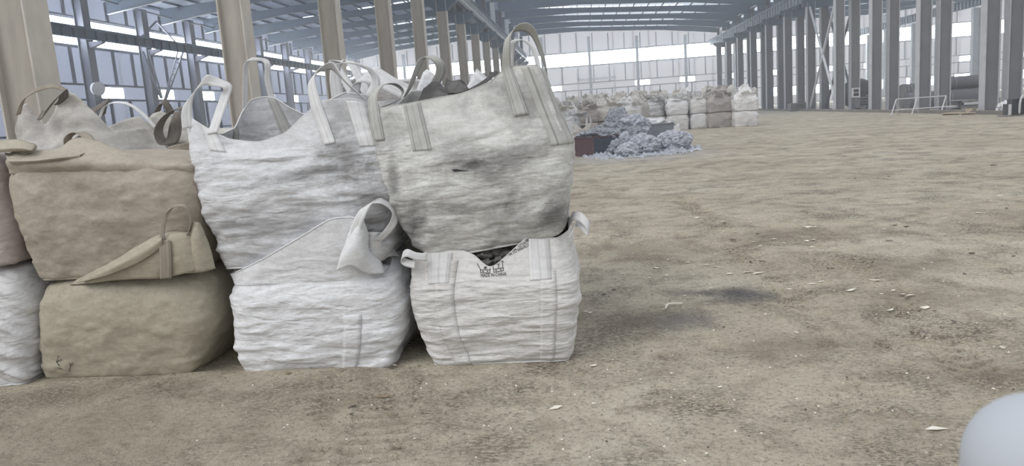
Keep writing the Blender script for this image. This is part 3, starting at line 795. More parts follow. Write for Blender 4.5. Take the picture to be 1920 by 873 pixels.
def loose_strap(bag, pts, wvec, wd, mat, name='lifting_loop', m=8):
    ctr = catmull(pts, m); n = len(ctr); half = np.linspace(-.5, .5, 5); rows = []
    wv = [np.array(q, float) for q in (wvec if isinstance(wvec[0], (tuple, list, np.ndarray)) else [wvec, wvec])]
    for i, c in enumerate(ctr):
        t = i/(n-1)*(len(wv)-1); k = min(int(t), len(wv)-2); f = t-k; q = wv[k]*(1-f)+wv[k+1]*f; q = q/np.linalg.norm(q)*wd
        rows.append(np.array([c+q*h for h in half]))
    return ribbon(name, rows, mat, bag.root if isinstance(bag, Bag) else bag[0], bag.base if isinstance(bag, Bag) else bag[1])
loose_strap(bC, [at(*p) for p in ((311, 522, 4.505), (311, 495, 4.49), (310, 470, 4.485), (308, 450, 4.49))], [(1, .1, 0), (1, .1, 0)], .075, M['strap_t'], 'strap')
loose_strap(bC, [at(*p) for p in ((304, 462, 4.49), (305, 430, 4.50), (311, 405, 4.51), (325, 388, 4.52), (343, 385, 4.53), (355, 396, 4.54), (359, 415, 4.545), (352, 438, 4.55), (338, 447, 4.55), (318, 446, 4.52))], [(1, .3, .1), (1, .3, .2), (.3, 1, .5), (.2, 1, .6), (.2, 1, .6), (.1, .8, 1)], .03, M['strap_t'])
sheet('top_flap', A3([(348, 512, 4.56), (365, 511, 4.55), (385, 508, 4.56), (404, 503, 4.60)], [(354, 480, 4.555), (366, 478, 4.54), (380, 476, 4.55), (396, 474, 4.60)], [(357, 450, 4.555), (366, 448, 4.54), (375, 446, 4.55), (386, 446, 4.60)], [(360, 418, 4.57), (364, 416, 4.56), (370, 416, 4.56), (375, 418, 4.58)]), M['tan'], bC.root, bC.base, 29, .008, 6, (16, 5, 4))
# handwritten mark low on its left
def ink(bag, strokes, r_=.0018, name='handwritten_mark', m=None):
    for st in strokes: tube_obj(name, [p-bag.base for p in st], r_, m or M['ink'], bag.root, 5)
def on_bag(bag, px, py, off=.004):
    """point of the bag's front panel seen at a pixel"""
    best = None; us = np.linspace(.03, .97, 60)
    for vv in np.linspace(.02, 1.98 if bag.rim is not None else .98, 90):
        P = bag.surf(us, np.full(60, vv), off); d = P-np.array([0, 0, CH]); z = d@_f
        q = (IW/2+FPX*(d@_r)/z-px)**2+(IH/2-FPX*(d@_u)/z-py)**2
        i = int(np.argmin(q))
        if best is None or q[i] < best[0]: best = (q[i], P[i], us[i], vv)
    return best
ink(bC, [[on_bag(bC, *p)[1] for p in st] for st in (((108, 668), (106, 678), (111, 686)), ((113, 672), (107, 679)), ((108, 687), (118, 692)), ((128, 680), (131, 688), (136, 680)), ((131, 688), (129, 695)))])
# ---- F: lower white bag with the pulled-up corner
bF = Bag('bulk_bag', 'clean white bulk bag on the ground, one top corner pulled up into a twisted loop',
         [(0, -2.36, -1.36, 4.64, 5.45, 10), (.035, -2.38, -1.33, 4.62, 5.46, 10), (.2, -2.43, -1.25, 4.58, 5.5, 6), (.38, -2.43, -1.22, 4.57, 5.5, 5), (.52, -2.42, -1.23, 4.575, 5.5, 5), (.60, -2.40, -1.25, 4.60, 5.5, 5)],
         [(0, at(430, 514, 4.72)), (.1, at(452, 506, 4.64)), (.2, at(492, 486, 4.60)), (.35, at(560, 446, 4.57)), (.48, at(615, 412, 4.55)), (.53, at(630, 408, 4.54)), (.62, at(668, 406, 4.54)), (.69, at(682, 424, 4.54)), (.73, at(686, 455, 4.56)), (.76, at(680, 490, 4.60)), (.81, at(700, 502, 4.66)), (.9, at(735, 498, 4.80)),
          (1.0, np.array([-1.32, 4.86, .70])), (1.3, np.array([-1.30, 5.0, .71])), (2, np.array([-1.34, 5.3, .70])), (2.5, np.array([-1.8, 5.1, .70])), (2.85, np.array([-2.1, 4.9, .70])), (3.1, np.array([-2.32, 4.85, .70])), (3.6, np.array([-2.40, 4.82, .69]))],
         M['clean'], 31, .014, .006, .0, FG, close=True, zf=9, collar_wr=.3, nc=50)
bF.seam(M['clean']); bF.rimseam(M['clean'], .05, .68, .005)
sheet('top_flap', A3([(630, 508, 4.54), (660, 498, 4.50), (690, 512, 4.54), (720, 512, 4.62)],
                     [(640, 480, 4.52), (664, 465, 4.46), (685, 488, 4.50), (712, 490, 4.64)],
                     [(655, 440, 4.54), (672, 425, 4.47), (684, 450, 4.52), (694, 470, 4.62)],
                     [(668, 408, 4.58), (676, 400, 4.50), (684, 422, 4.53), (690, 436, 4.58)]), M['clean'], bF.root, bF.base, 34, .010, 6, (5, 5, 5))
sheet('top_flap', A3([(686, 500, 4.66), (705, 490, 4.66), (728, 480, 4.74), (748, 480, 4.86)],
                     [(686, 466, 4.64), (702, 470, 4.62), (722, 462, 4.70), (738, 462, 4.82)],
                     [(684, 434, 4.62), (700, 434, 4.60), (716, 434, 4.64), (730, 432, 4.72)]), M['white'], bF.root, bF.base, 35, .008, 6, (4, 4, 5))
loose_strap(bF, [at(*p) for p in ((655, 490, 4.57), (662, 455, 4.50), (672, 415, 4.47), (686, 388, 4.50), (706, 376, 4.55), (726, 382, 4.60), (739, 396, 4.62), (738, 415, 4.62), (726, 434, 4.60), (710, 450, 4.60))], [(1, -.2, 0), (1, -.2, 0), (.9, .2, .3), (0, 1, .3), (.1, 1, .2), (.8, .6, .1), (1, .4, 0)], .07, M['strap_w'])
bF.patch(.73, .12, .6, .10, M['clean'], 'woven_band', .004)
# ---- H: lower printed bag
zr = .02
bH = Bag('bulk_bag', 'white bulk bag printed MADE IN CHINA, torn open at the top, on the ground',
         [(0, -1.05, -.17, 4.64, 5.45, 10), (.03, -1.06, -.15, 4.62, 5.47, 10), (.2, -1.14, -.11, 4.58, 5.5, 6), (.4, -1.18, -.08, 4.57, 5.52, 6), (.52, -1.175, -.075, 4.575, 5.52, 6)],
         [(0, at(772, 490, 4.63)), (.13, at(800, 470, 4.66)), (.3, at(870, 470, 4.66)), (.42, at(891, 479, 4.64)), (.48, at(911, 499, 4.62)), (.505, at(920, 502, 4.61)), (.54, at(930, 497, 4.61)), (.62, at(958, 472, 4.63)), (.71, at(988, 444, 4.66)), (.77, at(1000, 446, 4.67)), (.9, at(1045, 446, 4.68)),
          (1, at(1066, 432, 4.8)), (1.2, np.array([-.12, 4.95, .86])), (1.6, np.array([-.12, 5.3, .84])), (2, np.array([-.16, 5.45, .84])), (2.5, np.array([-.6, 5.45, .76])), (3, np.array([-1.1, 5.45, .74])), (3.5, np.array([-1.12, 5.0, .72]))],
         M['made'], 41, .010, .005, .0, FG, zf=15, collar_wr=.5)
bH.seam(M['made'])
bH.patch(.225, .0, 1.75, .115, M['made'], 'woven_band', .005, 60); bH.patch(.83, .0, 1.3, .10, M['made'], 'woven_band', .005, 60)
bH.patch(.19, 1.15, 1.95, .12, M['strap_w'], 'strap'); bH.patch(.79, 1.1, 1.98, .13, M['strap_w'], 'strap')
bH.rimseam(M['made'], .02, 1.0, .004)
bH.cap(1.55, M['scrap'], 5, .07)
loose_strap(bH, [at(*p) for p in ((1066, 420, 4.80), (1076, 405, 4.72), (1090, 408, 4.66), (1102, 422, 4.64), (1104, 434, 4.66), (1094, 424, 4.7), (1080, 416, 4.76), (1070, 440, 4.66))], [(0, .6, .8), (.2, .4, 1), (.3, .3, 1), (.5, .3, 1), (.6, .4, .8)], .06, M['strap_w'])
loose_strap(bH, [at(*p) for p in ((800, 482, 4.58), (780, 480, 4.56), (764, 474, 4.55), (755, 478, 4.57), (754, 486, 4.60), (762, 492, 4.58), (778, 496, 4.56))], [(.1, .1, 1), (.2, .3, 1), (.2, .6, .8), (.1, .2, 1)], .05, M['strap_w'], 'knotted_strap')
# print
def text_mesh(body, size):
    cu = bpy.data.curves.new('t', 'FONT'); cu.body = body; cu.size = size; cu.resolution_u = 3
    o = bpy.data.objects.new('t', cu); C.objects.link(o); bpy.context.view_layer.update()
    dg = bpy.context.evaluated_depsgraph_get(); me = bpy.data.meshes.new_from_object(o.evaluated_get(dg))
    bm = bmesh.new(); bm.from_mesh(me)
    bmesh.ops.triangulate(bm, faces=bm.faces)
    vs_ = [tuple(v.co) for v in bm.verts]; fs = [tuple(v.index for v in f.verts) for f in bm.faces]
    bm.free(); bpy.data.objects.remove(o); bpy.data.curves.remove(cu); return np.array(vs_), fs
def on_surf(bag, V2, fs, name, p0, pu, mat=None, bold=.0):
    """lay a flat drawing (metres) on the front panel; p0 = pixel of its origin, pu = pixel its +x runs towards"""
    _, P0, u0, v0 = on_bag(bag, *p0); _, P1, u1, v1 = on_bag(bag, *pu)
    L = math.hypot(P1[0]-P0[0], P1[2]-P0[2])
    dx = np.array([(P1-P0)[0], (P1-P0)[2]])/L; dy = np.array([-dx[1], dx[0]])
    T = np.array([P0[0], P0[2]])+V2[:, :1]*dx[None, :]+V2[:, 1:2]*dy[None, :]
    n = len(T); u = np.full(n, u0); v = np.full(n, v0)
    for _ in range(25):
        P = bag.raw(u, v); Pu = bag.raw(u+.004, v); Pv = bag.raw(u, v+.004)
        a, b_, c, d = (Pu-P)[:, 0]/.004, (Pv-P)[:, 0]/.004, (Pu-P)[:, 2]/.004, (Pv-P)[:, 2]/.004
        e = T-P[:, [0, 2]]; det = a*d-b_*c; det = np.where(np.abs(det) < 1e-4, 1e-4, det)
        u = np.clip(u+.7*(d*e[:, 0]-b_*e[:, 1])/det, .02, .98); v = np.clip(v+np.clip(.7*(-c*e[:, 0]+a*e[:, 1])/det, -.2, .2), .1, 1.99)
    P = bag.surf(u, v, .006)
    return mesh_obj(name, P-bag.base, fs, mat or M['ink'], bag.root, False)
tv, tf_ = text_mesh('MADE IN CHINA', .031)
tv[:, 0] *= .165/ (tv[:, 0].max()+1e-6)
on_surf(bH, tv, tf_, 'printed_text', (902, 521), (946, 517))
def line_poly(strokes, wd=.0035):
    V_ = []; F_ = []
    for st in strokes:
        for (a, b_) in zip(st, st[1:]):
            a, b_ = np.array(a, float), np.array(b_, float); d = b_-a; L = np.linalg.norm(d); d /= L; n = np.array([-d[1], d[0]])*wd/2
            k = max(2, int(L/.01)); i0 = len(V_)
            for j in range(k+1):
                p = a+(b_-a)*j/k; V_ += [(p+n), (p-n)]
            for j in range(k): F_.append((i0+2*j, i0+2*j+1, i0+2*j+3, i0+2*j+2))
    V_ = np.array(V_); return np.hstack([V_, np.zeros((len(V_), 1))]), F_
def picto(kind):
    w_, s_ = .062, []
    if kind == 0: s_.append([(-.022, .058), (.0, .02), (0, 0), (w_, 0), (w_, .03)])
    else: s_.append([(0, .02), (0, 0), (w_, 0), (w_, .045), (w_+.008, .058), (.012, .052), (0, .034), (0, .02)])
    s_.append([(0, .018), (w_, .018)])
    for cx in (.016, .046): s_.append([(cx-.005, .009), (cx+.005, .009)]); s_.append([(cx, .005), (cx, .013)])
    if kind == 0: s_ += [[(.02, .026), (.042, .036)], [(.02, .036), (.042, .026)], [(.03, .022), (.034, .042)]]
    else: s_ += [[(.02, .044), (.046, .044)], [(.036, .042), (.036, .026), (.028, .024)]]
    return line_poly(s_)
v_, f_ = picto(0); on_surf(bH, v_, f_, 'printed_pictogram', (901, 512), (918, 511))
v_, f_ = picto(1); on_surf(bH, v_, f_, 'printed_pictogram', (926, 510), (943, 507))
for txt, p0, pu, wdt in (('+86 532 84669627', (950, 481), (987, 464), .15), ('TEL: 107758478031', (962, 471), (990, 456), .135), ('.com', (984, 453), (994, 449), .04)):
    tv, tf_ = text_mesh(txt, .026); tv[:, 0] *= wdt/(tv[:, 0].max()+1e-6)
    on_surf(bH, tv, tf_, 'printed_text', p0, pu)
# ---- D: upper tan bag
bD = Bag('bulk_bag', 'tan bulk bag with slumped draped top, resting on the tan bag with single loop',
         [(.70, -3.74, -2.66, 4.68, 5.55, 9), (.74, -3.77, -2.60, 4.65, 5.58, 9), (.95, -3.82, -2.54, 4.60, 5.6, 6), (1.15, -3.84, -2.50, 4.57, 5.62, 6), (1.32, -3.85, -2.50, 4.57, 5.62, 6), (1.43, -3.84, -2.53, 4.6, 5.6, 6)],
         [(0, at(12, 288, 4.72)), (.1, at(30, 281, 4.74)), (.25, at(85, 286, 4.78)), (.36, at(122, 276, 4.85)), (.43, at(146, 252, 4.92)), (.5, at(166, 255, 4.92)), (.6, at(205, 276, 4.88)), (.75, at(260, 291, 4.85)), (.9, at(320, 298, 4.82)), (1, at(362, 302, 4.8)),
          (1.5, np.array([-2.62, 5.1, 1.46])), (2, np.array([-2.7, 5.4, 1.47])), (2.5, np.array([-3.2, 5.3, 1.52])), (3, np.array([-3.75, 5.3, 1.52])), (3.5, np.array([-3.84, 5.0, 1.54]))],
         M['tan2'], 51, .004, .015, .0, FG, close=True, zf=7, collar_wr=1.3)
bD.seam(M['tan2'])
sheet('top_flap', A3([(18, 326, 4.62), (80, 328, 4.62), (140, 326, 4.62), (200, 328, 4.62), (270, 328, 4.62), (345, 326, 4.64), (376, 322, 4.76)],
                     [(14, 302, 4.61), (80, 306, 4.585), (140, 303, 4.585), (200, 305, 4.585), (270, 308, 4.60), (348, 311, 4.63), (378, 312, 4.78)],
                     [(30, 291, 4.66), (85, 293, 4.66), (135, 283, 4.70), (190, 284, 4.70), (255, 297, 4.68), (345, 305, 4.70), (376, 307, 4.82)],
                     [(60, 285, 4.76), (105, 281, 4.78), (140, 262, 4.84), (180, 266, 4.84), (240, 288, 4.78), (320, 299, 4.78), (360, 304, 4.86)]), M['tan2'], bD.root, bD.base, 58, .014, 8, (3.5, 3.5, 9))
sheet('top_flap', A3([(8, 286, 4.70), (60, 291, 4.66), (110, 290, 4.64), (160, 286, 4.66)], [(14, 300, 4.57), (60, 300, 4.55), (110, 295, 4.56), (150, 290, 4.60)], [(20, 309, 4.58), (70, 306, 4.57), (120, 300, 4.58), (152, 296, 4.60)]), M['tan2'], bD.root, bD.base, 54, .005)
loose_strap(bD, [at(*p) for p in ((127, 270, 4.86), (127, 259, 4.86), (135, 251, 4.88), (148, 248, 4.88), (164, 257, 4.86), (178, 278, 4.79), (192, 300, 4.70))], [(.2, 1, 0), (.2, 1, 0), (.4, .9, 0), (1, .3, 0), (1, 0, .2)], .065, M['strap_t'])
loose_strap(bD, [at(*p) for p in ((38, 276, 4.72), (52, 271, 4.70), (62, 276, 4.68), (58, 284, 4.66), (46, 283, 4.66), (40, 277, 4.68))], [(.3, 1, .3), (.3, 1, .3)], .06, M['strap_t'])
# ---- E: upper white bag, open
bE = Bag('bulk_bag', 'open white bulk bag with tall lifting loops, resting above the clean white bag',
         [(.71, -2.42, -1.35, 4.68, 5.5, 9), (.75, -2.45, -1.30, 4.66, 5.52, 9), (.95, -2.50, -1.22, 4.62, 5.55, 6), (1.15, -2.54, -1.2, 4.59, 5.56, 6), (1.32, -2.57, -1.2, 4.6, 5.58, 6), (1.42, -2.58, -1.22, 4.62, 5.6, 6)],
         [(0, at(345, 208, 4.8)), (.10, at(362, 224, 4.74)), (.22, at(398, 246, 4.7)), (.32, at(430, 262, 4.69)), (.46, at(486, 267, 4.68)), (.58, at(535, 250, 4.68)), (.70, at(578, 208, 4.70)), (.78, at(604, 188, 4.71)), (.92, at(665, 184, 4.74)), (1, at(696, 196, 4.80)),
          (1.3, at(725, 235, 5.05)), (1.6, at(718, 225, 5.3)), (1.85, at(695, 178, 5.5)), (2.05, at(650, 172, 5.58)), (2.2, at(612, 190, 5.6)), (2.4, at(572, 216, 5.6)), (2.55, at(540, 200, 5.6)), (2.68, at(516, 184, 5.6)), (2.8, at(495, 181, 5.6)), (2.9, at(470, 187, 5.58)),
          (3.05, at(452, 214, 5.5)), (3.2, at(440, 240, 5.35)), (3.45, at(415, 252, 5.15)), (3.7, at(375, 240, 5.0)), (3.9, at(352, 215, 4.88))],
         M['smudge'], 61, .012, .006, .0, FG, zf=11, collar_wr=.35, nc=44)
bE.seam(M['white']); bE.rimseam(M['strap_w'], 2.05, 4.0); bE.rimseam(M['strap_w'], 0.0, 1.0, .004)
bE.cap(1.02, M['scrap'], 6, .10)
bE.patch(.2, 1.3, 1.98, .085, M['strap_w'], n=12)
loose_strap(bE, [at(*p) for p in ((352, 240, 4.72), (350, 208, 4.74), (358, 182, 4.76), (382, 152, 4.78), (402, 153, 4.8), (426, 162, 4.82), (422, 180, 4.80), (410, 215, 4.74), (398, 250, 4.68))], [(.8, .5, .1), (.8, .5, .3), (.7, .2, .7), (.2, 0, 1), (.1, 1, .7), (.9, .5, .3), (1, .1, .2), (1, 0, .1)], .07, M['strap_w'])
bE.loop(.745, 1.2, 1.02, 1.4, [at(584, 160, 4.74), at(588, 142, 4.76), at(604, 128, 4.80), at(622, 124, 4.84), at(636, 138, 4.84), at(655, 160, 4.80)], .055, M['strap_w'])
bE.patch(.93, 1.1, 1.95, .10, M['strap_w'])
bE.loop(2.72, 1.3, 2.98, 1.4, [at(502, 150, 5.58), at(502, 122, 5.56), at(495, 113, 5.56), at(478, 111, 5.54), at(463, 116, 5.52), at(460, 150, 5.54)], .07, M['strap_w'], wb='flip')
bE.patch(2.72, 1.0, 1.98, .09, M['strap_g'], off=-.008); bE.patch(3.2, 1.0, 1.95, .09, M['strap_g'], off=-.008)
bE.loop(1.85, 1.4, 2.12, 1.4, [at(705, 150, 5.45), at(690, 128, 5.45), at(660, 118, 5.5), at(635, 120, 5.55), at(628, 140, 5.58)], .085, M['strap_w'], wb='flip')
# ---- G: upper grey dirty bag
bG = Bag('bulk_bag', 'tall dirty grey bulk bag with a small torn slit, stacked on the printed bag',
         [(.75, -1.02, -.22, 4.68, 5.45, 9), (.79, -1.07, -.16, 4.65, 5.47, 9), (.95, -1.20, -.11, 4.60, 5.5, 6), (1.15, -1.28, -.075, 4.57, 5.52, 6), (1.3, -1.32, -.06, 4.57, 5.52, 6), (1.4, -1.335, -.06, 4.58, 5.52, 7)],
         [(0, at(690, 205, 4.68)), (.12, at(722, 201, 4.66)), (.25, at(765, 194, 4.66)), (.4, at(815, 184, 4.66)), (.5, at(862, 176, 4.67)), (.6, at(895, 164, 4.68)), (.69, at(925, 150, 4.68)), (.77, at(945, 130, 4.69)), (.86, at(962, 124, 4.69)), (1.0, at(1008, 122, 4.70)), (1.12, at(1022, 134, 4.85)),
          (1.35, at(1030, 190, 5.0)), (1.6, at(1028, 200, 5.2)), (1.85, at(1000, 150, 5.4)), (2, at(975, 140, 5.45)), (2.2, at(930, 165, 5.45)), (2.5, at(880, 178, 5.45)), (2.75, at(835, 165, 5.45)), (3, at(772, 170, 5.42)), (3.3, at(745, 196, 5.2)), (3.6, at(715, 203, 4.95))],
         M['grey'], 71, .008, .008, .14, FG, zf=9, collar_wr=.8, nc=50, slant=-.22)
bG.seam(M['grey']); bG.rimseam(M['strap_g'], 0.0, 1.0, .004)
bG.patch(.27, 1.02, 1.98, .095, M['strap_g'])
bG.loop(.80, 1.38, 1.22, 1.05, [at(950, 95, 4.67), at(953, 70, 4.68), at(966, 54, 4.72), at(985, 51, 4.76), at(1000, 62, 4.80), at(1012, 90, 4.84), at(1022, 120, 4.86)], .085, M['strap_g'])
bG.loop(1.75, 1.5, 2.1, 1.5, [at(1008, 120, 5.3), at(998, 90, 5.32), at(980, 75, 5.36), at(962, 80, 5.4), at(956, 105, 5.44)], .08, M['strap_w'], wb='flip')
bG.patch(1.03, .95, 1.98, .26, M['strap_g'])
bG.loop(2.85, 1.5, 3.12, 1.5, [at(826, 135, 5.42), at(822, 116, 5.4), at(805, 106, 5.4), at(790, 112, 5.38), at(778, 140, 5.36), at(768, 165, 5.34)], .085, M['strap_g'], wb='flip')
bG.loop(.04, 1.3, 3.72, 1.5, [at(700, 180, 4.70), at(715, 160, 4.76), at(740, 158, 4.9), at(755, 172, 5.0), at(742, 190, 5.0)], .08, M['strap_g'], wb='flip')
bG.cap(1.3, M['liner'], 8, .12)
sheet('inner_liner', A3([(783, 196, 5.0), (800, 190, 4.95), (820, 186, 4.92), (848, 182, 4.9)], [(790, 182, 5.05), (805, 170, 5.0), (820, 168, 4.96), (840, 176, 4.92)], [(796, 168, 5.1), (812, 156, 5.05), (822, 156, 5.02), (834, 168, 5.0)]), M['liner'], bG.root, bG.base, 7, .02)
sheet('inner_liner', A3([(828, 182, 5.1), (842, 178, 5.08), (860, 176, 5.06), (880, 168, 5.05)], [(834, 165, 5.12), (846, 160, 5.1), (862, 160, 5.08), (876, 162, 5.06)], [(838, 146, 5.15), (846, 152, 5.12), (862, 150, 5.1), (870, 154, 5.1)]), M['liner'], bG.root, bG.base, 8, .015)
sheet('inner_liner', A3([(868, 174, 5.1), (880, 170, 5.08), (905, 162, 5.05)], [(915, 148, 5.12), (924, 142, 5.12), (932, 140, 5.1)], [(918, 138, 5.15), (926, 136, 5.15), (934, 135, 5.12)]), M['liner'], bG.root, bG.base, 9, .01)
# torn slit with lips
P = [on_bag(bG, *p, .007)[1] for p in ((843, 316), (850, 315.5), (858, 318.5), (868, 319.5), (882, 321.5), (866, 323), (850, 320.5))]
mesh_obj('torn_slit', [p-bG.base for p in P], [tuple(range(7))], M['black'], bG.root)
lp = [on_bag(bG, *p, .002)[1]-bG.base for p in ((835, 319), (850, 322), (868, 324), (884, 325), (896, 324))]
tube_obj('slit_fold', catmull(lp, 5), .003, M['grey'], bG.root, 6)
def stain(mat, bag, spots):
    nt = mat.node_tree; b = nt.nodes['Principled BSDF']; col = b.inputs['Base Color'].links[0].from_socket
    tc = nt.nodes.new('ShaderNodeTexCoord'); nz = noise_node(nt, 7, (1, 1, 1.4), 6, .75)
    for (px, py, rx, rz_, rot, c, k) in spots:
        p = on_bag(bag, px, py)[1]-bag.base
        mp = nt.nodes.new('ShaderNodeMapping'); mp.vector_type = 'TEXTURE'; mp.inputs['Location'].default_value = tuple(p)
        mp.inputs['Rotation'].default_value = (0, rot, 0); mp.inputs['Scale'].default_value = (rx, 3, rz_)
        nt.links.new(tc.outputs['Object'], mp.inputs[0])
        ln = nt.nodes.new('ShaderNodeVectorMath'); ln.operation = 'LENGTH'; nt.links.new(mp.outputs[0], ln.inputs[0])
        ad = nt.nodes.new('ShaderNodeMath'); ad.operation = 'MULTIPLY_ADD'; ad.inputs[1].default_value = 2.2; nt.links.new(nz.outputs[0], ad.inputs[0]); nt.links.new(ln.outputs['Value'], ad.inputs[2])
        hf = nt.nodes.new('ShaderNodeMath'); hf.operation = 'MULTIPLY'; hf.inputs[1].default_value = .4; nt.links.new(ad.outputs[0], hf.inputs[0])
        r_ = ramp(nt, hf.outputs[0], [(.52, (k, k, k)), (.88, (0, 0, 0))])
        col = mix(nt, r_.outputs[0], col, lin(c))
    nt.links.new(col, b.inputs['Base Color'])
stain(M['grey'], bG, [(885, 312, .17, .05, 0, (88, 87, 86), .9), (960, 300, .30, .10, R(-20), (118, 117, 115), .8), (775, 430, .10, .22, R(20), (92, 91, 90), .85), (1040, 400, .16, .10, R(-35), (100, 99, 98), .8), (985, 200, .16, .16, 0, (128, 127, 125), .7), (740, 340, .05, .22, 0, (110, 110, 108), .7), (860, 390, .22, .05, 0, (112, 111, 110), .7)])
stain(M['smudge'], bE, [(650, 300, .22, .22, 0, (118, 118, 119), .85), (560, 330, .45, .05, R(-6), (132, 132, 134), .8), (640, 220, .14, .12, 0, (140, 140, 140), .7), (700, 400, .2, .3, 0, (120, 120, 121), .8), (500, 420, .4, .12, 0, (150, 150, 153), .7)])

# loose lumps seen through the tear of the printed bag
def rock(name, c, r_, seed, mat, sub=3, amp=.35, sq_=(1, 1, 1), parent=None, base=None, freq=2.0):
    bm = bmesh.new(); bmesh.ops.create_icosphere(bm, subdivisions=sub, radius=1.0)
    V_ = np.array([v.co[:] for v in bm.verts])
    n = fbm(V_[:, 0]*freq+seed*7.1, V_[:, 1]*freq, V_[:, 2]*freq, seed, 3); n2 = fbm(V_[:, 0]*freq*3+seed, V_[:, 1]*freq*3, V_[:, 2]*freq*3, seed+3, 2)
    V_ = V_*(1+amp*(n-.5)*2+amp*.4*(n2-.5)*2)[:, None]*r_*np.array(sq_)
    fs = [tuple(v.index for v in f.verts) for f in bm.faces]; bm.free()
    o = mesh_obj(name, V_, fs, mat, parent, True)
    o.location = tuple(np.array(c)-(0 if base is None else base)); return o
for k, (px, py, r_, Yk) in enumerate(((905, 478, .045, 4.72), (925, 472, .06, 4.76), (948, 474, .05, 4.74), (968, 462, .045, 4.76), (935, 488, .035, 4.68), (914, 492, .035, 4.68), (950, 490, .028, 4.67), (890, 474, .04, 4.74), (925, 502, .026, 4.655), (985, 455, .035, 4.76))):
    o = rock('scrap_lump', at(px, py, Yk), r_, 100+k, M['scrap'], 3, .75, (1.2, .9, .75))
    tag(o, 'rounded dark grey scrap lump in the torn top of the printed bag', 'lump', 'scrap lumps in the torn bag')
# ================================================================ SECOND ROW, RIGHT BEHIND THE FRONT ROW
BR = 'bulk bags of the rows behind the front one'
def boxbag(x0, x1, y0, y1, z0, z1, bul=.05):
    h = z1-z0
    return [(z0, x0+.05, x1-.05, y0+.05, y1-.05, 9), (z0+.04, x0+.02, x1-.02, y0+.02, y1-.02, 8), (z0+h*.3, x0-bul, x1+bul, y0-bul*.5, y1+bul*.5, 5), (z0+h*.65, x0-bul, x1+bul, y0-bul*.5, y1+bul*.5, 5), (z1, x0, x1, y0, y1, 5)]
LO = dict(nu=70, nv=26, nc=16)
bK1 = Bag('bulk_bag', 'cream bulk bag with a tall pointed collar, behind the slumped tan bag', boxbag(-4.72, -3.72, 5.75, 6.6, .74, 1.46),
          [(0, at(26, 250, 5.8)), (.12, at(38, 205, 5.8)), (.2, at(50, 190, 5.8)), (.3, at(64, 214, 5.82)), (.42, at(84, 236, 5.85)), (.52, at(100, 214, 5.85)), (.6, at(112, 182, 5.84)), (.66, at(121, 168, 5.82)), (.74, at(142, 176, 5.82)), (.84, at(168, 202, 5.82)), (.94, at(194, 228, 5.85)), (1, at(214, 246, 5.9)), (1.5, np.array([-3.75, 6.2, 1.68])), (2, np.array([-3.85, 6.5, 1.6])), (3, np.array([-4.6, 6.5, 1.66])), (3.5, np.array([-4.68, 6.2, 1.68]))],
          M['cream'], 81, .012, .006, 0, BR, nu=120, nv=30, nc=30, zf=7, collar_wr=1.0)
loose_strap(bK1, [at(*p) for p in ((34, 215, 5.76), (44, 188, 5.74), (62, 172, 5.74), (86, 163, 5.76), (106, 162, 5.78), (124, 170, 5.8))], [(1, .2, .2), (.2, .3, 1), (.1, 1, .6)], .042, M['strap_t'])
loose_strap(bK1, [at(*p) for p in ((74, 216, 5.78), (84, 214, 5.74), (92, 202, 5.72), (106, 184, 5.72), (118, 174, 5.76), (118, 186, 5.8), (112, 196, 5.84))], [(.5, .3, 1), (.7, .3, .7), (.8, .2, .6), (1, .3, 0)], .09, M['strap_d'])
bK2 = Bag('bulk_bag', 'cream bulk bag with a sloping top edge and thin arched strap, in the third row', boxbag(-5.05, -4.0, 6.95, 7.8, .74, 1.45),
          [(0, at(150, 270, 7.0)), (.3, at(205, 236, 7.0)), (.5, at(238, 222, 7.0)), (.62, at(262, 216, 7.0)), (.8, at(285, 240, 7.0)), (1, at(305, 272, 7.0)), (1.5, np.array([-4.02, 7.3, 1.5])), (2, np.array([-4.1, 7.7, 1.55])), (3, np.array([-4.95, 7.7, 1.55]))],
          M['cream'], 82, .014, .012, 0, BR, zf=9, collar_wr=1.0, **{**LO, 'nu': 110})
loose_strap(bK2, [at(*p) for p in ((186, 222, 6.9), (196, 200, 6.9), (215, 192, 6.9), (240, 195, 6.9), (266, 212, 6.9), (292, 240, 6.9))], [(1, .2, .2), (0, 1, .5), (1, .2, .2)], .035, M['strap_w'])
loose_strap(bK2, [at(*p) for p in ((168, 212, 6.9), (184, 202, 6.9), (200, 192, 6.9), (194, 204, 6.92), (190, 218, 6.95))], [(.5, .2, 1), (.9, .2, .5)], .10, M['strap_d'])
bK3 = Bag('bulk_bag', 'brownish tan bulk bag low behind the slumped one, under a dark strap ring', boxbag(-3.45, -2.5, 5.78, 6.6, .74, 1.42),
          [(0, at(288, 298, 5.8)), (.3, at(318, 274, 5.8)), (.6, at(345, 268, 5.8)), (1, at(400, 262, 5.8)), (1.5, np.array([-2.5, 6.2, 1.5])), (2.5, np.array([-2.9, 6.55, 1.5])), (3.5, np.array([-3.4, 6.2, 1.48]))],
          M['tan2'], 83, .012, .006, 0, BR, close=True, **LO)
loose_strap(bK3, [at(*p) for p in ((345, 202, 5.70), (326, 206, 5.68), (306, 224, 5.66), (297, 246, 5.65), (304, 266, 5.65), (318, 270, 5.66), (326, 256, 5.7), (330, 232, 5.74), (338, 208, 5.78))], [(0, 1, .3), (.1, 1, .1), (.3, 1, 0), (1, .4, 0), (1, .1, .1)], .10, M['strap_d'])
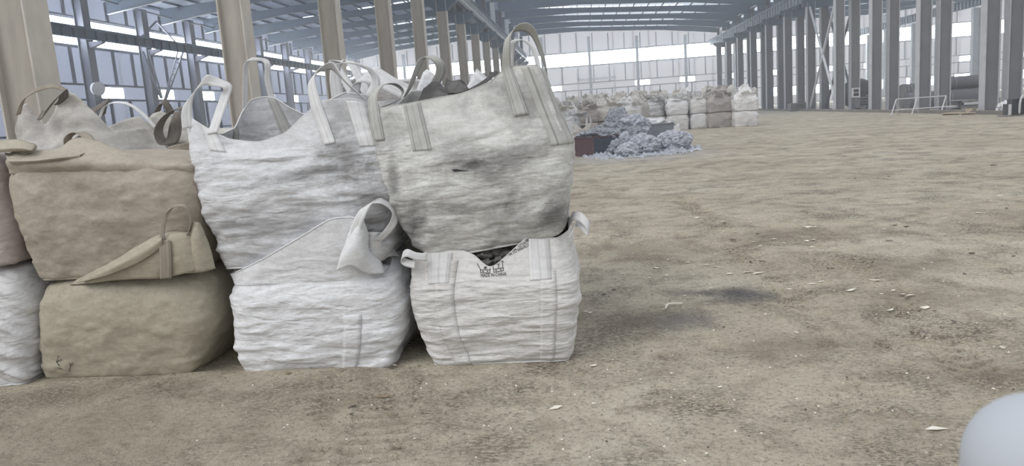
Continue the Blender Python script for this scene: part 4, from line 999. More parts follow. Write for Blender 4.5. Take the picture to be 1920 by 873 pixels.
bK3b = Bag('bulk_bag', 'cream bulk bag with spiked collar, behind the strap ring in the third row', boxbag(-3.85, -2.85, 6.95, 7.8, .74, 1.5),
           [(0, at(262, 250, 7.0)), (.2, at(280, 218, 7.0)), (.32, at(300, 204, 7.0)), (.42, at(312, 216, 7.0)), (.6, at(335, 238, 7.0)), (1, at(420, 240, 7.0)), (2, np.array([-2.9, 7.7, 1.6])), (3, np.array([-3.8, 7.7, 1.6]))],
           M['cream'], 84, .012, .006, 0, BR, **LO)
loose_strap(bK3b, [at(*p) for p in ((294, 210, 6.95), (304, 190, 6.93), (312, 196, 6.93), (322, 214, 6.95))], [(1, .2, .2), (.3, .3, 1), (1, .2, .2)], .07, M['strap_d'])
bK4 = Bag('bulk_bag', 'crumpled white bulk bag showing brown scrap, between the two tallest front bags', boxbag(-2.15, -1.15, 5.78, 6.6, .74, 1.55),
          [(0, at(628, 190, 5.8)), (.2, at(655, 176, 5.8)), (.4, at(690, 186, 5.8)), (.55, at(712, 190, 5.8)), (.7, at(745, 184, 5.8)), (1, at(790, 178, 5.8)), (1.5, np.array([-1.15, 6.2, 1.8])), (2, at(795, 150, 6.5)), (2.3, at(770, 146, 6.5)), (2.6, at(735, 150, 6.5)), (2.8, at(705, 128, 6.5)), (3, at(672, 140, 6.5)), (3.5, at(640, 165, 6.2))],
          M['white'], 85, .012, .006, 0, BR, collar_wr=1.0, **LO)
bK4.cap(1.25, M['brown'], 5, .22)
loose_strap(bK4, [at(*p) for p in ((655, 205, 5.7), (665, 170, 5.7), (672, 150, 5.7), (690, 145, 5.7), (712, 153, 5.7), (742, 168, 5.7), (765, 178, 5.7))], [(1, .2, .2), (.8, .3, .6), (.1, .5, 1), (.1, .3, 1)], .10, M['strap_w'])
loose_strap(bK4, [at(*p) for p in ((690, 146, 5.74), (702, 134, 5.74), (716, 140, 5.74), (745, 158, 5.74), (775, 172, 5.76))], [(.1, .5, 1), (.1, .3, 1)], .08, M['strap_w'])
loose_strap(bK4, [at(*p) for p in ((678, 210, 5.8), (656, 165, 5.85), (628, 118, 5.9), (645, 115, 5.95), (657, 116, 5.95), (676, 150, 5.9), (690, 180, 5.85))], [(1, .2, -.4), (1, .2, -.4), (0, 1, .2), (1, .2, -.5), (1, .2, -.5)], .10, M['strap_w'])
bK5 = Bag('bulk_bag', 'white bulk bag whose two tall collar points rise behind the dirty grey bag', boxbag(-1.05, -.2, 5.78, 6.6, .74, 1.55),
          [(0, at(776, 180, 5.8)), (.12, at(788, 150, 5.8)), (.2, at(796, 128, 5.8)), (.3, at(810, 134, 5.8)), (.36, at(812, 160, 5.8)), (.6, at(868, 172, 5.8)), (.72, at(884, 150, 5.8)), (.78, at(892, 124, 5.8)), (.86, at(900, 140, 5.8)), (1, at(912, 168, 5.8)), (1.5, np.array([-.25, 6.2, 1.7])), (2.5, np.array([-.6, 6.55, 1.7])), (3.5, np.array([-1.0, 6.2, 1.7]))],
          M['clean'], 86, .010, .006, 0, BR, **LO)
low_proto = None
for i, (x0, x1, y0, who) in enumerate(((-4.72, -3.72, 5.75, 'the cream bag with the pointed collar'), (-3.45, -2.5, 5.78, 'the brownish tan bag with the strap ring'), (-2.15, -1.15, 5.78, 'the bag of brown scrap'), (-1.05, -.2, 5.78, 'the bag with two tall collar points'),
                                       (-5.05, -4.0, 6.95, 'the cream bag with the sloping top edge'), (-3.85, -2.85, 6.95, 'the cream bag with the spiked collar'))):
    Bag('bulk_bag', 'ground level bulk bag under '+who, boxbag(x0, x1, y0, y0+.85, 0, .72, .03), None, M['white'] if i % 2 else M['tan'], 90+i, .01, .006, 0, BR, close=True, nu=48, nv=16)

# ================================================================ FAR STACKS
rnd = random.Random(5)
def far_bag(mat, seed, label, c, wd=1.22, h=.9, dp=1.1, top=.35, spikes=3, loops=2, collar=True, group='bulk bags of the far stack', tent=None):
    rr = random.Random(seed); x, y, z = c
    if tent is None: tent = rr.random() < .45
    rings = [(0, -wd/2+.08, wd/2-.08, -dp/2+.07, dp/2-.07, 6), (.05, -wd/2+.04, wd/2-.04, -dp/2+.04, dp/2-.04, 5), (h*.4, -wd/2, wd/2, -dp/2, dp/2, 4), (h*.7, -wd/2+.01, wd/2-.01, -dp/2, dp/2, 4), (h*.93, -wd/2+.07, wd/2-.07, -dp/2+.07, dp/2-.07, 4)]
    rings = [(q[0]+z, q[1]+x, q[2]+x, q[3]+y, q[4]+y, q[5]) for q in rings]
    if not collar:
        rings.append((z+h, x-wd*.36, x+wd*.36, y-dp*.3, y+dp*.3, 3)); rim = None
    else:
        rim = []
        n = 18
        for k in range(n):
            u = 4*k/n; a, b = sq(np.array([u]))
            if tent: q = rr.uniform(.10, .38); hh = z+h+top*rr.uniform(.55, 1.05)
            else: q = rr.uniform(.6, .98); hh = z+h+top*rr.uniform(.05, .55)
            rim.append((u, np.array([x+float(a[0])*wd/2*q+(.1*math.sin(seed) if tent else 0), y+float(b[0])*dp/2*q, hh])))
    b = Bag('bulk_bag', label, rings, rim, mat, seed, .022, .012, 0, group, nu=80, nv=18, nc=18, close=(not collar) or tent, zf=6, solid=.012, collar_wr=4.5)
    for k in range(3 if collar else 0):
        q0 = rr.uniform(-.45, .25)*wd; yy = y-dp*rr.uniform(.1, .45); zz = z+h+.02; L = rr.uniform(.25, .5); hh = rr.uniform(.15, .42)
        sheet('collar_flap', [[(x+q0+L*t+rr.uniform(-.05, .05), yy-.1*j+rr.uniform(-.08, .08), zz+hh*(j/2)*rr.uniform(.5, 1.2)) for t in (0, .33, .66, 1)] for j in (0, 1, 2)], mat, b.root, b.base, seed+k, .04, 4, (5, 5, 5), .01)
    for k in range(loops):
        a = rr.uniform(0, 2*PI); px, py = x+math.cos(a)*wd*.36, y+math.sin(a)*dp*.36; L = rr.uniform(.12, .22); hz = z+h+rr.uniform(.28, .5)
        loose_strap(b, [(px-L, py, z+h*.8), (px-L*.8, py-.03, hz-.1), (px, py, hz), (px+L*.8, py+.03, hz-.12), (px+L, py, z+h*.8)], [(1, .3, 0), (.2, 1, .2), (1, .3, 0)], .09, M['strap_w'], m=4)
    return b
FY = 41.3
cols = [(1402, 'rightmost', M['crumpled'], M['white'], 1.28, 237), (1353, 'second', M['far_brown'], M['far_brown'], 1.35, 239), (1312, 'third', M['crumpled'], M['clean'], 1.02, 241), (1273, 'fourth', M['clean'], M['white'], 1.16, 244), (1227, 'fifth', M['smudge'], M['white'], 1.25, 246)]
nm = {'rightmost': 'at the right end of the far stack', 'second': 'second from the right end of the far stack', 'third': 'third from the right end of the far stack', 'fourth': 'fourth from the right end of the far stack', 'fifth': 'behind the grey blue bin in the far stack'}
for k, (px, q, mu_, ml, wd, pb) in enumerate(cols):
    g = gr(px, pb); x, y = g[0], g[1]+.6
    tint = 'brownish' if q == 'second' else ('smudged grey' if q == 'fifth' else 'white')
    far_bag(ml, 200+k, 'lower %s bulk bag %s' % ('grey brown' if q == 'second' else 'white', nm[q]), (x, y, 0), wd, .84, 1.1, collar=False, loops=0)
    far_bag(mu_, 220+k, 'upper %s bulk bag %s' % (tint, nm[q]), (x, y, .84), wd, .78, 1.1, top=.62 if k < 2 else .35, loops=3, tent=k < 2)
# nearer, looser bags on the left of the far stack
left = [(1181, 244, 38.5, M['cream'], 1.2, 'pale cream'), (1140, 246, 37.5, M['pink'], 1.25, 'pinkish'), (1098, 248, 37.0, M['far_brown'], 1.3, 'dusty brown'), (1060, 250, 37.0, M['white'], 1.2, 'white')]
wh = ['above the slag heap', 'behind the slag heap', 'behind the small handled bag', 'half hidden by the dirty grey front bag']
for k, (px, py, yy, mm, wd, cl) in enumerate(left):
    x = at(px, 215, yy)[0]
    far_bag(mm, 240+k, 'lower %s bulk bag in the far stack, %s' % (cl, wh[k]), (x, yy+.6, 0), wd, .86, 1.1, collar=False, loops=0)
    far_bag([M['white'], M['cream'], M['far_brown'], M['cream']][k], 250+k, 'upper crumpled bulk bag in the far stack, %s' % wh[k], (x, yy+.6, .86), wd, .62, 1.1, top=.5, loops=2)
# back rows: copies of a few bags, only their crumpled tops show
protos = []
for r_ in range(2):
    y = FY+2.1+r_*1.45
    for k in range(9):
        x = 8.3-k*1.22-(.25 if r_ else 0)
        if y > 44 and k in (0, 1): continue
        mm = rnd.choice([M['crumpled'], M['clean'], M['cream'], M['crumpled']])
        lab2 = 'bulk bag of the far rows whose crumpled top shows above the front stack'
        for lv in (0, 1):
            if len(protos) < 6:
                b = far_bag(mm if lv else M['white'], 300+len(protos), lab2 if lv else 'ground level bulk bag of the far rows', (x, y, .84*lv), 1.18, .84, 1.1, collar=bool(lv), top=.62, loops=3 if lv else 0, group='far back row tops' if lv else 'far back row lower bags')
                protos.append((b, lv))
            else:
                cand = [p for p in protos if p[1] == lv]; b = rnd.choice(cand)[0]
                dup(b.root, (x, y, .84*lv), lab2 if lv else 'ground level bulk bag of the far rows', 'far back row tops' if lv else 'far back row lower bags', rz=rnd.choice([0, PI, .06, PI-.08]))
for k, px in enumerate((1105, 1135, 1165, 1195)):
    x = at(px, 200, 40.0)[0]
    dup(protos[1][0].root, (x, 40.6, .84), 'crumpled bulk bag top rising above the loose left part of the far stack', 'crumpled tops left of the far stack', rz=k*1.4)
    dup(protos[0][0].root, (x, 40.6, 0), 'ground level bulk bag of the far rows', 'far back row lower bags', rz=k*.05)
# two small handled bags by the bins
def small_bag(px0, px1, py0, py1, Yc, mat, lab, seed):
    a = at(px0, py1, Yc); b = at(px1, py1, Yc); t = at((px0+px1)/2, py0, Yc); h = t[2]; x0, x1 = a[0], b[0]
    g = Bag('bulk_bag', lab, [(0, x0+.06, x1-.06, Yc, Yc+.7, 8), (.05, x0+.02, x1-.02, Yc, Yc+.7, 7), (h*.5, x0, x1, Yc, Yc+.75, 5), (h*.8, x0+.02, x1-.02, Yc, Yc+.75, 5)],
            [(0, np.array([x0+.05, Yc+.05, h*1.1])), (.5, np.array([(x0+x1)/2, Yc, h*.86])), (1, np.array([x1-.05, Yc+.05, h*1.08])), (1.5, np.array([x1-.05, Yc+.4, h*.9])), (2.5, np.array([(x0+x1)/2, Yc+.65, h])), (3.5, np.array([x0+.05, Yc+.4, h*.95]))],
            mat, seed, .02, .01, 0, None, nu=60, nv=18, nc=10, zf=6, solid=.01)
    for xx in (x0+.12, x1-.12):
        loose_strap(g, [(xx-.08, Yc+.05, h*.9), (xx-.05, Yc+.05, h*1.25), (xx+.03, Yc+.1, h*1.35), (xx+.07, Yc+.15, h*1.2), (xx+.08, Yc+.2, h*.9)], [(1, .2, 0), (0, 1, 0), (1, .2, 0)], .07, M['strap_w'], m=5)
small_bag(1074, 1112, 234, 262, 26.3, M['cream'], 'small cream bag with two upright handles beside the maroon bin', 401)
small_bag(1255, 1277, 232, 248, 33.0, M['clean'], 'small white sack at the right end of the grey blue bin', 402)
bz = far_bag(M['smudge'], 403, 'grey white bulk bag squeezed between the dirty front bag and the maroon bin', (at(1068, 230, 26.0)[0], 27.0, 0), .75, 1.25, .9, top=.3, loops=2)
# ================================================================ BINS AND SLAG
def bin_(name, lab, c, wx, wy, h, rz, m1, m2, wall=.03):
    t = thing(name, lab, 'bin', c)
    t.rotation_euler = (0, 0, rz)
    m = MB()
    fl = .06
    def side(p, q, mi):
        (ax, ay), (bx_, by) = p, q
        m.add([(ax, ay, 0), (bx_, by, 0), (bx_*(1+fl), by*(1+fl), h), (ax*(1+fl), ay*(1+fl), h), (ax*.94, ay*.94, .02), (bx_*.94, by*.94, .02), (bx_*(1+fl)*.95, by*(1+fl)*.95, h), (ax*(1+fl)*.95, ay*(1+fl)*.95, h)],
              [(0, 1, 2, 3), (5, 4, 7, 6), (3, 2, 6, 7), (0, 4, 5, 1), (0, 3, 7, 4), (1, 5, 6, 2)], mi)
    cs = [(-wx/2, -wy/2), (wx/2, -wy/2), (wx/2, wy/2), (-wx/2, wy/2)]
    for i in range(4): side(cs[i], cs[(i+1) % 4], i % 2)
    m.add([(*p, .03) for p in cs], [(0, 1, 2, 3)]); m.build('shell', [m1, m2], t)
    m2_ = MB()
    for i in range(4):
        p, q = cs[i], cs[(i+1) % 4]; m2_.bar((p[0]*(1+fl), p[1]*(1+fl), h), (q[0]*(1+fl), q[1]*(1+fl), h), .03, square=True)
    m2_.build('rim', m2, t); return t
b1c = (at(1117, 296, 24.3)[0]+.05, 24.9, 0)
bin_('slag_bin', 'open bin with maroon and dark blue sides at the foot of the slag heap', b1c, 1.05, .95, .62, R(40), M['navy'], M['maroon'])
b2c = (at(1228, 250, 28.8)[0], 29.2, 0)
bin_('slag_bin', 'grey blue bin topped with pale waste behind the round slag boulders', b2c, 1.25, .9, .78, R(8), M['binblue'], M['binblue'])
def slag(lab, px, py_c, Yk, rx, rz_, seed, mat, amp=.35, sub=5, ry=None, z=None, fr=2.2):
    p = at(px, py_c, Yk)
    o = rock('slag_boulder', (p[0], Yk, p[2] if z is None else z), 1.0, seed, mat, sub, amp, (rx, ry or rx*.8, rz_), freq=fr)
    o.data.polygons.foreach_set('use_smooth', [False]*len(o.data.polygons)); return tag(o, lab, 'boulder', 'slag boulders heaped by the bins')
slag('large round pale slag boulder, the rightmost by the bins', 1264, 265, 24.6, .56, .36, 501, M['slag'], .28, 5, fr=3.5)
slag('second round pale slag boulder, left of the rightmost', 1208, 271, 24.0, .50, .32, 502, M['slag'], .32, 5, fr=3.2)
slag('low slag boulder in front of the dark bin', 1176, 282, 23.4, .36, .24, 503, M['slag'], .45)
slag('knobbly slag boulder leaning on the dark bin', 1158, 279, 23.8, .26, .28, 504, M['slag2'], .5)
slag('small upright pale slag slab in the middle of the heap', 1172, 262, 24.2, .17, .26, 505, M['slag'], .3)
slag('broad dark slag mass filling the maroon bin', 1122, 254, 25.0, .62, .22, 506, M['slag2'], .5, ry=.45)
slag('tall slag lump at the top of the heap', 1156, 233, 26.6, .42, .50, 507, M['slag2'], .45, 5)
slag('pale slag lump on the right shoulder of the heap', 1184, 236, 26.6, .62, .38, 508, M['slag'], .45, 5)
slag('dark slag lump low in the middle of the heap', 1188, 256, 26.2, .42, .36, 509, M['slag2'], .45)
slag('slag lump low at the back of the heap', 1150, 250, 26.4, .6, .42, 510, M['slag2'], .45)
slag('pale crumpled waste heaped in the grey blue bin', 1226, 235, 29.2, .56, .26, 511, M['clean'], .6, ry=.4)
slag('buried slag core under the heap', 1168, 268, 26.2, .9, .4, 512, M['slag2'], .3, z=.2)
def rubble(name, lab, pts, mat, seed, cat='rubble'):
    rr = random.Random(seed); V_ = []; F_ = []
    for (x, y, z, s) in pts:
        b = len(V_); n = 5
        ring = [(x+s*math.cos(2*PI*k/n+rr.random())*rr.uniform(.6, 1), y+s*math.sin(2*PI*k/n+rr.random()*.4)*rr.uniform(.6, 1), z) for k in range(n)]
        V_ += ring+[(x+rr.uniform(-.3, .3)*s, y+rr.uniform(-.3, .3)*s, z+s*rr.uniform(.4, 1))]
        for k in range(n): F_.append((b+k, b+(k+1) % n, b+n))
        F_.append(tuple(b+k for k in range(n-1, -1, -1)))
    o = mesh_obj(name, V_, F_, mat); return tag(o, lab, cat, None, 'stuff')
rr = random.Random(9); pts = []
while len(pts) < 1300:
    px = rr.triangular(1095, 1320, 1200); py = rr.gauss(0, 1)
    g = gr(px, 295-(px-1095)*.075+py*3.4)
    if g[1] > 30 or g[1] < 20: continue
    pts.append((g[0], g[1], .012, rr.choice([.04, .06, .09, .13, .18])*(1 if abs(py) < 1 else .6)))
rubble('slag_rubble', 'pale slag crumbs strewn around the boulders', pts, M['slag'], 2)
# ================================================================ THINGS ALONG THE RIGHT ROW
def P_(px, py, Y): return at(px, py, Y)
def tubes_thing(name, lab, cat, base, segs, mat, r_=.03, pname='rail'):
    t = thing(name, lab, cat, base)
    for s in segs: m = MB(); m.bar(np.array(s[0])-base, np.array(s[1])-base, r_, n=8); m.build(s[2] if len(s) > 2 else pname, mat, t)
    return t
Yb = 41.0
q = lambda px, py: P_(px, py, Yb)
Ya = 41.6
def ft(px, Y): 
    g = at(px, 212, Y); return np.array([g[0], Y, 0.03])
base = ft(1728, Yb)
z1 = q(1728, 183)[2]; z2 = q(1728, 203)[2]
L0, L1, L2 = q(1686, 184)[0], q(1725, 184)[0], q(1780, 184)[0]
segs = [((L0, Yb+.35, z1), (L2, Yb+.35, z1), 'rail'), ((L0-.15, Yb+.1, z2), (L2+.3, Yb+.1, z2), 'rail')]
for x in (L0, L1, L2): segs += [((x, Yb+.35, z1), (x-.42, Yb-.05, .02), 'leg'), ((x, Yb+.35, z1), (x+.30, Yb+.9, .02), 'leg')]
tubes_thing('barrier_frame', 'white tubular trestle barrier standing before the right row of columns', 'barrier', base, segs, M['rail'], .032)
# sign/switch box
Yc = RY[3]+.25-.117
m = MB(); a, b = P_(1598, 183, Yc), P_(1613, 164, Yc)
t = thing('switch_box', 'small white-framed black box fixed to a column of the right row', 'box', (a[0], Yc, a[2]))
m = MB(); m.box(.1, .2, .05, .5, .3, .38); m.build('bracket', M['steel_r'], t)
w_, h_ = b[0]-a[0], b[2]-a[2]
m.box(0, w_, 0, .1, 0, .08); m.box(0, w_, 0, .1, h_-.08, h_); m.box(0, .08, 0, .1, .08, h_-.08); m.box(w_-.08, w_, 0, .1, .08, h_-.08); m.box(.08, w_-.08, 0, .1, h_*.48, h_*.54); m.build('frame', M['rail'], t)
m = MB(); m.box(.08, w_-.08, .02, .12, .08, h_-.08); m.build('panel', M['black'], t)
def cyl_thing(name, lab, cat, a, b, r_, mat, capm=None, n=36, ribs=0):
    t = thing(name, lab, cat, ((a[0]+b[0])/2, (a[1]+b[1])/2, min(a[2], b[2])-r_)); o0 = np.array(t.location[:])
    m = MB(); m.bar(np.array(a)-o0, np.array(b)-o0, r_, n=n); o = m.build('shell', mat, t)
    for k in range(ribs):
        f = (k+.5)/ribs; c = np.array(a)*(1-f)+np.array(b)*f-o0; d = (np.array(b)-np.array(a)); d = d/np.linalg.norm(d)*.04
        m = MB(); m.bar(c-d, c+d, r_*1.04, n=n); m.build('band', capm or mat, t)
    return t
yp = 48.6
a = P_(1700, 180, yp); b = P_(1858, 172, yp)
cyl_thing('steel_pipe', 'big dark steel pipe lying behind the right row of columns', 'pipe', (a[0], yp, .55), (b[0], yp, .55), .52, M['pipe'], M['pipe2'], ribs=3)
a = P_(1750, 160, 50.2); b = P_(1831, 160, 50.2)
cyl_thing('steel_pipe', 'shorter dark pipe resting on top of the big pipe', 'pipe', (a[0], 49.0, 1.46), (b[0], 49.0, 1.46), .40, M['pipe'], M['pipe2'], ribs=2)
a = P_(1690, 180, 54); b = P_(1720, 180, 54)
cyl_thing('ribbed_drum', 'mottled grey ribbed drum lying behind the trestle barrier', 'drum', (a[0], 54, .8), (b[0]+.15, 54, .8), .78, M['pipe2'], M['pipe'], ribs=5)
a = P_(1606, 185, 60)
t = rock('round_tank', (a[0]+.6, 61.5, 1.15), 1.2, 77, M['black'], 4, .03, (1.1, 1.0, .95)); tag(t, 'rounded black tank in the shade behind the column pairs', 'tank')
a = P_(1612, 207, 56)
m = MB()
for k in range(5): m.box(k*.05, .8, k*.12, .9, k*.2, k*.2+.13)
m.box(.74, .8, 0, .9, 0, 1.05); m.box(0, .05, 0, .9, 0, .9)
o = m.build('metal_steps', M['pipe']); o.location = (a[0], 56, 0); tag(o, 'low dark metal steps below the white-framed box', 'steps')
# steel offcuts pile, planks, crumpled sheet, machine
rr = random.Random(4)
for k in range(16):
    st_, lv = k//4, k % 4
    px, Yk = ((1796, 44.5), (1812, 45.6), (1828, 44.2), (1842, 45.4))[st_]; g = at(px, 200, Yk); L = rr.uniform(1.3, 2.0); a_ = (.25, -.2, .1, -.3)[st_]+rr.uniform(-.04, .04)
    m = MB(); m.box(-L/2, L/2, -.25, .25, .09, .12); m.box(-L/2, L/2, -.25, -.22, 0, .09); m.box(-L/2, L/2, .22, .25, 0, .09)
    o = m.build('steel_offcut', [M['pipe'], M['steel_l'], M['pipe2']][k % 3]); o.location = (g[0], Yk, .005+lv*.122); o.rotation_euler = (0, 0, a_)
    tag(o, 'flat steel channel offcut in the pile before the big pipe', 'offcut', 'steel offcuts before the big pipe')
a, b = gr(1774, 215), gr(1880, 212)
m = MB(); n = 3
L = np.linalg.norm(b-a)
for k in range(3): m.box(0, L, -.35+k*.28, -.12+k*.28, .05, .10)
for k in range(4): m.box(L*k/3-.06*(k == 3), L*k/3+.08, -.36, .44, 0, .05)
m.box(L*.38, L*.5, -.1, .2, .1, .26)
o = m.build('wooden_pallet', M['wood']); o.location = tuple(a); o.rotation_euler = (0, 0, math.atan2((b-a)[1], (b-a)[0])); tag(o, 'long flat wooden pallet on the dirt by the right row', 'pallet')
g = gr(1868, 212)
bmr = rock('crumpled_sheet_metal', (g[0], g[1]-.7, .22), .34, 61, M['clean'], 4, .9, (1.0, .7, .75), freq=3.0); bmr.data.polygons.foreach_set('use_smooth', [False]*len(bmr.data.polygons))
tag(bmr, 'crumpled pale sheet metal heap at the foot of a column', 'scrap heap')
g = gr(1912, 217); t = thing('winch_machine', 'small dark machine with a pale bent pipe at the right edge of the photo', 'machine', g)
m = MB(); m.box(-.4, .6, -.1, .5, .05, .5); m.box(-.3, .5, 0, .4, .5, .7); m.build('housing', M['black'], t)
m = MB(); m.box(-.55, .7, -.2, .6, 0, .06); m.build('base_plate', M['pipe2'], t)
tube_obj('bent_pipe', catmull([(-.1, -.15, .1), (-.1, -.18, .55), (0, -.16, .8), (.25, -.12, .9), (.5, -.1, .88)], 6), .045, M['rail'], t)
m = MB(); m.box(-.5, -.42, -.18, -.1, .06, .5); m.build('upright', M['rail'], t)
g = gr(1476, 209); m = MB()
for k in range(4): m.box(0, 2.0, 0, 1.1, k*.17, k*.17+.12); m.box(.1, 1.9, .1, 1.0, k*.17+.12, k*.17+.17)
o = m.build('crate', M['pipe2']); o.location = tuple(g+np.array([0, -1.2, 0])); tag(o, 'low grey slatted crate at the foot of the right row', 'crate')
# round floodlight on the side wall column
lc = at(154, 165, 1); lx = XL+1.35
d = (lc-np.array([0, 0, CH])); k_ = lx/lc[0]; lp = np.array([lx, 0, CH])+np.array([0, lc[1]*k_, (lc[2]-CH)*k_])
yc = min(YS, key=lambda v: abs(v+.25-lp[1]))+.25; print('LAMP', lp, yc); lp = np.array([XL+1.36, yc, lp[2]])
t = thing('floodlight', 'round pale floodlight mounted on a side wall column', 'lamp', lp)
m = MB(); m.bar((-.05, 0, 0), (.22, -.12, -.03), .42, .46, n=28); m.build('housing', M['steel_l'], t)
m = MB(); m.bar((.22, -.12, -.03), (.25, -.135, -.034), .40, .40, n=28); m.build('lens', M['lampglass'], t)
m = MB(); m.bar((-.45, .0, 0), (-.05, 0, 0), .05); m.build('bracket', M['girt'], t)
# ================================================================ UNIDENTIFIED ROUND-TOPPED WHITE SHAPE CLOSE TO THE CAMERA, MODELLED AS A POST
pc = at(1956, 872, .62)
n = 40; V_ = []; F_ = []; rb = .060
prof = [(rb*1.0, 0), (rb*1.0, pc[2]-.0)]+[(rb*math.cos(a), pc[2]+rb*math.sin(a)) for a in np.linspace(.05, PI/2-.03, 16)]
for (r_, z) in prof:
    for k in range(n): V_.append((r_*math.cos(2*PI*k/n), r_*math.sin(2*PI*k/n), z))
for j in range(len(prof)-1):
    for k in range(n): F_.append((j*n+k, j*n+(k+1) % n, (j+1)*n+(k+1) % n, (j+1)*n+k))
F_.append(tuple(range(n-1, -1, -1))); F_.append(tuple(range((len(prof)-1)*n, len(prof)*n)))
o = mesh_obj('rounded_shape', V_, F_, M['white_shape'], None, True); o.location = (pc[0], pc[1], 0)
tag(o, 'smooth white round-topped object, out of focus in the bottom right corner', 'post')
# ================================================================ LITTER
rr = random.Random(12)
def floor_z(x, y):
    a = np.array([x-.03, x, x+.03, x, x]); b = np.array([y, y-.04, y, y+.04, y])
    return float(np.max(floor_height(a, b)))*min(1, max(.2, y-1))*min(1, max(.3, (40-y)/15))
def chip(p, L, W_, rz, mat, seed):
    r2 = random.Random(seed); n = r2.choice([4, 5, 5, 6]); V_ = []
    jj = [(r2.uniform(.55, 1.1), r2.uniform(.5, 1.3), r2.uniform(-.5, 1.0), r2.uniform(-.35, .35)) for _ in range(n)]
    for z in (0, .003):
        for k in range(n):
            a = 2*PI*k/n+jj[k][3]; V_.append((math.cos(a)*L/2*jj[k][0]*1.1, math.sin(a)*W_/2*jj[k][1], z+.007*jj[k][2]*min(1.5, L/.10)))
    F_ = [tuple(range(n-1, -1, -1)), tuple(range(n, 2*n))]+[(k, (k+1) % n, n+(k+1) % n, n+k) for k in range(n)]
    o = mesh_obj('shard', V_, F_, mat); o.location = (p[0], p[1], floor_z(p[0], p[1])+.005); o.rotation_euler = (r2.uniform(-.12, .12), r2.uniform(-.12, .12), rz); return o
bright = [(412,305,20),(608,188,10),(285,374,24),(493,369,26),(600,385,40),(652,429,24),(715,390,14),(805,457,40),(850,470,22),(755,484,22),(727,465,24),(945,405,36),(975,406,22),(942,463,28),(968,458,30),(968,484,22),(1064,495,24),(755,541,40),(328,572,40),(560,572,44),(590,574,30),(530,563,36),(628,600,34),(700,590,60),(745,592,40),(455,552,30),(375,540,14),(300,612,22),(188,596,18),(370,603,22),(1003,632,28),(965,640,36),(1214,621,44),(1235,620,22),(870,657,34),(1125,668,40),(1250,686,26),(1298,670,18),(1370,690,36),(1340,686,20),(1428,737,54),(1285,747,40),(1640,748,20),(680,636,16),(550,655,14),(445,688,18),(55,752,30),(30,664,18),(365,740,26),(1115,340,10),(1645,353,34),(1583,426,8),(1203,485,8),(1735,277,28),(1430,128,12),(1372,242,8),(1005,198,10),(230,475,16),(170,443,14),(275,450,20),(390,463,16),(665,340,8),(900,842,16),(1640,810,12),(810,770,8),(1435,860,10),(1312,388,8),(1262,418,22),(884,632,10)]
for i, (zx, zy, L) in enumerate(bright):
    px, py = 1080+zx*.4583, 240+zy*.4583; g = gr(px, py); mm = L*.4583*g[1]/1400
    o = chip(g, mm, mm*rr.uniform(.22, .42)+.010, rr.uniform(-.5, .5), M['chip_w'], i)
    tag(o, 'pale splintered shard lying on the dirt floor', 'shard', 'pale shards littering the floor')
for i, (px, py, L) in enumerate(((1756, 806, 40), (1040, 763, 32), (720, 745, 28), (948, 703, 7), (1113, 753, 10), (1113, 685, 14), (1880, 652, 20), (1880, 655, 10), (540, 705, 20), (1495, 627, 8), (1325, 850, 8), (1098, 582, 10), (1350, 727, 10), (740, 685, 10))):
    g = gr(px, py); mm = L*g[1]/1400
    o = chip(g, mm, mm*.3+.01, rr.uniform(-.2, .3), M['chip_w'] if i not in (2, 8) else M['chip_t'], 200+i)
    tag(o, ['pale plank splinter lying alone near the bottom right corner', 'pale flat splinter on the dirt below the printed bag'][i] if i < 2 else ('brown stick on the dirt before the clean white bag' if i == 8 else 'pale splintered shard lying on the dirt floor'), 'shard', None if i < 2 or i == 8 else 'pale shards littering the floor')
dark = [(113,674,24),(155,655,18),(1285,463,34),(1280,197,18),(1143,206,10),(1686,298,12),(1705,152,30),(1330,692,30),(1360,700,24),(1350,403,30),(1300,400,30),(715,545,16),(742,437,16),(700,484,26),(640,460,28),(1590,600,20),(1545,800,22),(1620,512,36),(1790,526,20),(1030,570,16),(605,388,20),(1760,330,14),(605,820,14),(1405,748,22),(1465,750,18),(945,352,10),(1800,508,12),(1050,572,18)]
for i, (zx, zy, L) in enumerate(dark):
    px, py = 1080+zx*.4583, 240+zy*.4583; g = gr(px, py); mm = L*.4583*g[1]/1400
    o = chip(g, mm, mm*rr.uniform(.3, .6)+.012, rr.uniform(-.6, .6), M['chip_d'], 400+i)
    tag(o, 'dark scrap fragment lying on the dirt floor', 'fragment', 'dark fragments littering the floor')
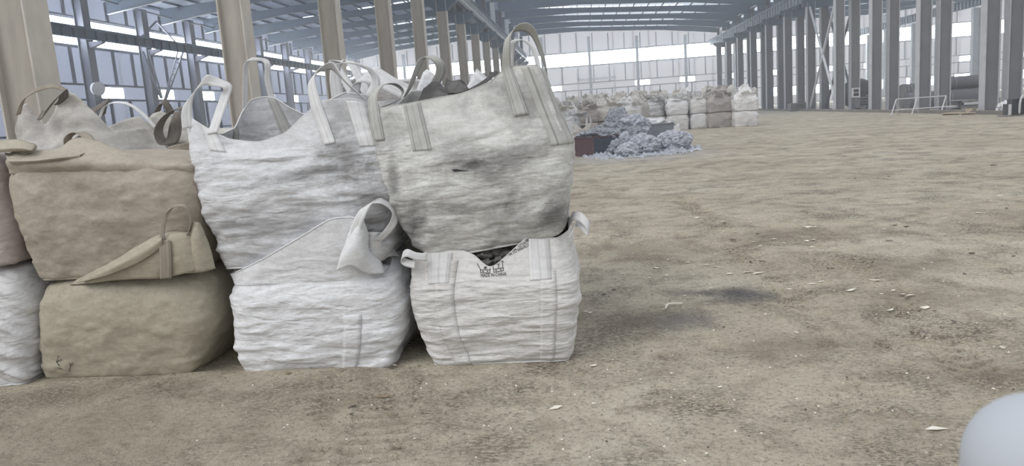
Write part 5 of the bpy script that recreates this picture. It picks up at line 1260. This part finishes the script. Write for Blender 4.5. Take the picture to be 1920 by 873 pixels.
for i, (px, py, L) in enumerate(((662, 768, 16), (840, 762, 8), (874, 655, 10), (735, 692, 14), (660, 783, 9), (1085, 445, 14))):
    g = gr(px, py); mm = L*g[1]/1400; o = chip(g, mm, mm*.5, .4, M['chip_d'], 500+i); tag(o, 'dark scrap fragment lying on the dirt floor', 'fragment', 'dark fragments littering the floor')
g = [gr(1248, 582), gr(1254, 574), gr(1280, 573)]
o = tube_obj('bent_wire', [p+np.array([0, 0, .02]) for p in catmull(g, 5)], .008, M['chip_w']); tag(o, 'pale bent strip beside the sooty patch on the floor', 'strip')
pts = []
rr = random.Random(33)
for k in range(9000):
    y = 2.1+abs(rr.gauss(0, 1))*5.5; x = rr.uniform(-.62, .75)*y*1.05
    if y > 4.5 and x < .1 and y < 8: continue
    s = rr.choice([.003, .004, .005, .007, .010]); pts.append((x, y, float(-.002), s))
V0 = np.array([(p[0], p[1]) for p in pts]); zz = floor_height(V0[:, 0], V0[:, 1])*np.clip((V0[:, 1]-1)/1, .2, 1)
pts = [(p[0], p[1], float(z)-.001, p[3]) for p, z in zip(pts, zz)]
rubble('floor_crumbs', 'fine brown crumbs of dirt scattered over the floor', pts[:6000], M['chip_t'], 3)
rubble('floor_crumbs', 'fine pale grit scattered over the floor', pts[6000:7200], M['chip_w'], 4)
rubble('floor_crumbs', 'fine dark grit scattered over the floor', pts[7200:], M['chip_d'], 5)
# ---- dusty air hanging in the hall
m = bpy.data.materials.new('dusty_air'); m.use_nodes = True; nt = m.node_tree; nt.nodes.clear()
vs = nt.nodes.new('ShaderNodeVolumeScatter'); out = nt.nodes.new('ShaderNodeOutputMaterial')
vs.inputs['Color'].default_value = (.92, .96, 1, 1); vs.inputs['Density'].default_value = .0047; vs.inputs['Anisotropy'].default_value = .3
nt.links.new(vs.outputs[0], out.inputs['Volume'])
mb = MB(); mb.box(XL+.1, 66, 9.0, YB-.7, -.3, 10.9)
o = mb.build('dust_haze', m); tag(o, 'thin pale dust haze hanging in the air of the hall', 'haze', None, 'stuff')
